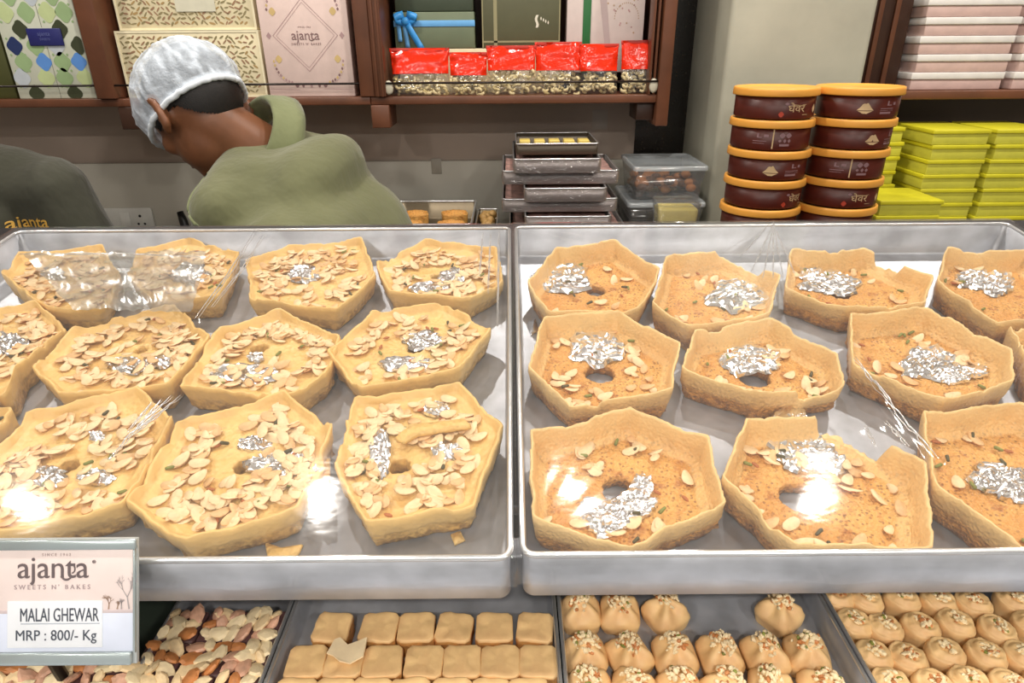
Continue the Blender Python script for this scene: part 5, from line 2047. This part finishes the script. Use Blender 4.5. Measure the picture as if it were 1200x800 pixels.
for S_, E_ in ((LS, LE), (RS, RE)):
    mb.cap(S_, .070, S_.lerp(E_, .8), .066)
me = grow(mb, .009, 26, 'polo_shirt')
fold_cloth(me, .0055, 11, 3)
shirt = put('polo_shirt', me, M['olive'], man)
bvh_man = BVHTree.FromPolygons([v.co for v in me.vertices], [tuple(p.vertices) for p in me.polygons])
# collar: a fold of ribbed cloth standing round the neck
nd = (Hc - U_ * .05 - F_ * .04 - Nk)
nd.normalize()
mb = MB()
q1 = nd.cross(Vector((0, -1, 0))).normalized()
q2 = nd.cross(q1).normalized()
rg = []
n = 44
cb = Nk - nd * .010
for rr, hh in ((.100, -.034), (.096, -.018), (.084, .008), (.078, .017), (.073, .020), (.067, .014), (.065, -.02), (.070, -.04)):
    rg.append([cb + (q1 * cos(2 * pi * k / n) * 1.02 + q2 * sin(2 * pi * k / n) * 1.0) * (rr + .002 * noise.noise(Vector((k * .4, hh * 30, 1)))) + nd * (hh + .006 * cos(2 * pi * k / n)) for k in range(n)])
mb.loft(rg, close_v=True)
mb.obj('collar', M['olive_collar'], man)
# armhole seam of the near sleeve
ad = (LE - LS).normalized()
s1 = ad.cross(Vector((0, 0, 1))).normalized()
s2 = ad.cross(s1).normalized()
cs = LS - ad * .016
pts = []
for k in range(40):
    dr = s1 * cos(2 * pi * k / 40) + s2 * sin(2 * pi * k / 40)
    hit = bvh_man.ray_cast(cs + dr * .25, -dr)
    if hit[0] is not None and (hit[0] - cs).length < .11:
        pts.append(hit[0] - dr * .0010)
if len(pts) > 8:
    mb = MB(); mb.tube(pts, .0030, 6, len(pts) > 36); mb.obj('sleeve_seam', M['olive_collar'], man)
# trousers and shoes
mb = MB()
mb.cap(hipL + Vector((0, 0, .02)), .12, hipR + Vector((0, 0, .02)), .12)
for h_, kx in ((hipL, -.10), (hipR, .05)):
    kn = Vector((h_.x + kx * .2 - .02, h_.y + .06, .50))
    ft_ = Vector((h_.x + kx * .3, h_.y, .11))
    mb.cap(h_, .105, kn, .078)
    mb.cap(kn, .078, ft_, .068)
put('trousers', grow(mb, .012, 4, 'trousers'), M['trouser'], man)
for h_, kx in ((hipL, -.10), (hipR, .05)):
    ft_ = Vector((h_.x + kx * .3, h_.y, .0))
    mb = MB()
    mb.loft([[(ft_.x + q * .045 * cos(a), ft_.y + .05 + q * (.125 if sin(a) > 0 else .10) * sin(a), z + .035 * max(0, -sin(a)) * (z > .03)) for a in [2 * pi * k / 24 for k in range(24)]] for q, z in ((.95, 0), (1.05, .006), (1.05, .025), (.9, .05), (.5, .075))], cap0=True, cap1=True)
    mb.obj('shoe', M['shoe'], man)
# hair below the net
mb = MB()
hc2 = Hc + U_ * .022
fr = lambda p: (p - Hc).dot(F_) < .060 - .55 * max(0, .03 - (p - Hc).dot(U_)) - (.075 if (p - Hc).dot(U_) < -.012 else 0) and (p - Hc).dot(U_) > -.070
mb.ell(hc2 - F_ * .003, [F_ * .1045, L_ * .0825, U_ * .0985], 130, 90, 0, fr)
mb.ell(hc2 - F_ * .003, [F_ * .096, L_ * .0765, U_ * .0905], 130, 90, 0, fr)
mb.obj('hair', M['hair'], man)
# hairnet
NA = (U_ * .95 - F_ * .04).normalized()
nf = (F_ - NA * F_.dot(NA)).normalized()
nl = NA.cross(nf).normalized()
nc = Hc + U_ * .020
mb = MB()
nu, nv = 96, 30
V, F, RG = [], [], []
for i in range(nv + 1):
    tv = (pi * .56) * i / nv
    for j in range(nu):
        a = 2 * pi * j / nu
        puff = 1.0 - .09 * max(0, (i / nv - .8) / .2)
        st_, ct = sin(tv), cos(tv)
        rip = abs(noise.noise(Vector((cos(a) * 6.0, sin(a) * 6.0, i * .10)))) ** .8
        rdg = max(0, 1 - rip * 3.4)
        fine = noise.noise(Vector((cos(a) * 14, sin(a) * 14, i * .3)))
        k = puff + .026 * rdg + .008 * fine
        p = nc + nf * (.122 * st_ * cos(a) * k + .004) + nl * (.100 * st_ * sin(a) * k) + NA * (.118 * ct * k - .004)
        V.append(p)
        RG.append(min(1, rdg * 1.0 + (1 if i >= nv - 1 else 0)))
for i in range(nv):
    for j in range(nu):
        F.append((i * nu + j, (i + 1) * nu + j, (i + 1) * nu + (j + 1) % nu, i * nu + (j + 1) % nu))
mb.add(V, F)
net = mb.obj('hairnet', M['net'], man)
at = net.data.attributes.new('ridge', 'FLOAT', 'POINT')
at.data.foreach_set('value', RG)
mb = MB()
mb.tube([V[nv * nu + j] + NA * .003 * noise.noise(Vector((j * .7, 0, 0))) for j in range(nu)], .0052, 8, True)
mb.obj('elastic_band', flat('net_white', (228, 236, 244), .8), man)

# --- man at the left edge, facing the shop
man2 = thing('person', 'person in dark olive tee with a gold chest wordmark at the left picture edge', 'person', (0, 0, 0))
N2 = at_y(-66, 176, 1.25)
LS2 = at_y(58, 226, 1.23)
RS2 = Vector((2 * N2.x - LS2.x, LS2.y, LS2.z))
H2 = N2 + Vector((0, -.01, .17))
mb = MB()
f2, u2, l2 = head_parts(mb, H2, (0.15, -1, -.12), (0, 0, 1))
mb.cap(N2 - Vector((0, 0, .03)), .062, H2 - Vector((0, -.02, .06)), .056)
m2 = (LS2 + RS2) / 2
P2 = Vector((m2.x, m2.y + .0, .92))
SA2 = Vector((1, 0, 0))
for a, b, ra, rb in ((P2, P2.lerp(m2, .5), .12, .115), (P2.lerp(m2, .5), m2 - Vector((0, 0, .06)), .115, .115)):
    for k in (-.65, 0, .65):
        mb.cap(a + SA2 * .08 * k, ra * .86, b + SA2 * .10 * k, rb * .86)
mb.cap(LS2, .055, RS2, .055)
mb.cap(LS2.lerp(N2, .3), .05, N2, .05)
mb.cap(RS2.lerp(N2, .3), .05, N2, .05)
LE2 = LS2 + Vector((.105, -.02, -.27))
RE2 = RS2 + Vector((-.09, -.02, -.27))
LW2 = Vector((LE2.x - .01, 1.12, LE2.z - .10))
RW2 = Vector((RE2.x + .05, 1.12, RE2.z - .10))
for S_, E_, W_ in ((LS2, LE2, LW2), (RS2, RE2, RW2)):
    mb.cap(S_, .052, E_, .041)
    mb.cap(E_, .041, W_, .028)
hand(mb, LW2, (-.2, -.8, -.35), (0, 0, -1), -1, .4)
hand(mb, RW2, (.2, -.8, -.35), (0, 0, -1), 1, .4)
for k in (-1, 1):
    mb.cap(P2 + SA2 * .09 * k, .085, Vector((P2.x + .09 * k, P2.y, .5)), .06)
    mb.cap(Vector((P2.x + .09 * k, P2.y, .5)), .058, Vector((P2.x + .09 * k, P2.y + .02, .09)), .042)
put('body', grow(mb, .0065, 5, 'body'), M['skin'], man2)
eyes(man2, H2, f2, u2, l2)
mb = MB()
for a, b, ra, rb in ((P2 - Vector((0, 0, .04)), P2.lerp(m2, .5), .142, .138), (P2.lerp(m2, .5), m2 - Vector((0, 0, .07)), .138, .138)):
    for k in (-.65, -.2, .2, .65):
        mb.cap(a + SA2 * .10 * k, ra * .86, b + SA2 * .105 * k, rb * .86)
mb.cap(LS2, .070, RS2, .070)
mb.cap(LS2.lerp(N2, .25), .064, N2 - Vector((0, 0, .035)), .062)
mb.cap(RS2.lerp(N2, .25), .064, N2 - Vector((0, 0, .035)), .062)
for S_, E_ in ((LS2, LE2), (RS2, RE2)):
    mb.cap(S_, .068, S_.lerp(E_, .55), .064)
    mb.cap(S_.lerp(E_, .4), .066, S_.lerp(E_, .95), .070)
me = grow(mb, .008, 7, 'tee_shirt')
fold_cloth(me, .007, 8, 9)
put('tee_shirt', me, M['dark_tee'], man2)
bvh2 = BVHTree.FromPolygons([v.co for v in me.vertices], [tuple(p.vertices) for p in me.polygons])
mb = MB()
mb.tube([N2 + Vector((.070 * cos(2 * pi * k / 30), .070 * sin(2 * pi * k / 30) - .005, -.006 - .02 * max(0, -sin(2 * pi * k / 30)))) for k in range(30)], .0085, 8, True)
mb.obj('neck_rib', M['dark_tee'], man2)


def chest_text(s, px, py, size, m, sx=1.0):
    c = at_y(px, py, 1.1)
    me_ = text_mesh(s, size, .0002, 'CENTER', 1.0, .0003)
    for v in me_.vertices:
        o_ = Vector((c.x + v.co.x * sx, .95, c.z + v.co.y))
        # slide back along the view of a chest print: straight onto the cloth
        h_ = bvh2.ray_cast(Vector((o_.x * 1.0, .6, o_.z)), Vector((0, 1, 0)))
        y_ = h_[0].y if h_[0] is not None else 1.2
        v.co = Vector((o_.x, y_ - .0014 + v.co.z, o_.z))
    me_.update()
    return put('lettering', me_, m, man2)


h_ = bvh2.ray_cast(Vector((0, 0, CAM_Z)), ray(36, 260).normalized())
if h_[0] is not None:
    cy2 = h_[0]
    def chest(s, dz, size, m, sx=1.0):
        me_ = text_mesh(s, size, .0002, 'CENTER', 1.0, .0003)
        for v in me_.vertices:
            q = Vector((cy2.x + v.co.x * sx, .6, cy2.z + dz + v.co.y))
            hh_ = bvh2.ray_cast(q, Vector((0, 1, 0)))
            y_ = hh_[0].y if hh_[0] is not None else cy2.y
            v.co = Vector((q.x, y_ - .0014 + v.co.z, q.z))
        me_.update()
        return put('lettering', me_, m, man2)
    GOLD = flat('thread_gold', (206, 160, 70), .6)
    chest('ajanta', 0, .030, GOLD)
    chest("SWEETS N' BAKES", -.021, .0075, GOLD, 1.15)
mb = MB()
mb.cap(P2 - SA2 * .09, .118, P2 + SA2 * .09, .118)
for k in (-1, 1):
    mb.cap(P2 + SA2 * .095 * k, .10, Vector((P2.x + .095 * k, P2.y, .5)), .078)
    mb.cap(Vector((P2.x + .095 * k, P2.y, .5)), .078, Vector((P2.x + .095 * k, P2.y + .02, .11)), .066)
put('trousers', grow(mb, .012, 4, 'trousers'), M['trouser'], man2)
for k in (-1, 1):
    fx, fy = P2.x + .095 * k, P2.y
    mb = MB()
    mb.loft([[(fx + q * .045 * cos(a), fy - .04 + q * (.10 if sin(a) > 0 else .135) * sin(a), z) for a in [2 * pi * k2 / 24 for k2 in range(24)]] for q, z in ((.95, 0), (1.05, .006), (1.05, .025), (.9, .05), (.5, .075))], cap0=True, cap1=True)
    mb.obj('shoe', M['shoe'], man2)
mb = MB()
fr2 = lambda p: (p - H2).dot(f2) < .055 - .5 * max(0, .04 - (p - H2).dot(u2)) and (p - H2).dot(u2) > -.06
mb.ell(H2 + u2 * .022, [f2 * .102, l2 * .081, u2 * .097], 40, 28, 0, fr2)
mb.ell(H2 + u2 * .022, [f2 * .094, l2 * .074, u2 * .088], 40, 28, 0, fr2)
mb.obj('hair', M['hair'], man2)


# ------------------------------------------------------------------ pieces of parts go under their part
UNDER = {'person': [('polo_shirt', ('collar', 'sleeve_seam')), ('hairnet', ('elastic_band',)), ('tee_shirt', ('lettering', 'neck_rib')), ('eye', ('iris',))],
         'price_sign': [('top_clip', ()), ('printed_sky', ('printed_tree',)), ('stand_leg', ('stand_foot',))],
         'sweet_tub': [('paper_label', ('lettering', 'printed_mark'))],
         'snack_packet': [('red_top', ('seal',)), ('clear_pouch', ('cashews',))],
         'socket_plate': [('plate', ('switch', 'socket_holes'))],
         'gift_box': [('ribbon_band', ('ribbon_loop', 'ribbon_knot', 'ribbon_tail'))],
         'sweet_tray': [('pan', ('rim',))]}


def plain(n):
    return n.split('.')[0]


for root in [o for o in bpy.data.objects if o.parent is None]:
    for part, subs in UNDER.get(plain(root.name), ()):
        kids = list(root.children)
        parts = [o for o in kids if plain(o.name) == part]
        if not parts:
            continue
        for i, o in enumerate([q for q in kids if plain(q.name) in subs]):
            o.parent = parts[min(i, len(parts) - 1)]
# every label is unique and short
for o in bpy.data.objects:
    if 'label' in o.keys() and not 4 <= len(o['label'].split()) <= 16:
        print('LABEL', len(o['label'].split()), o.name, o['label'])
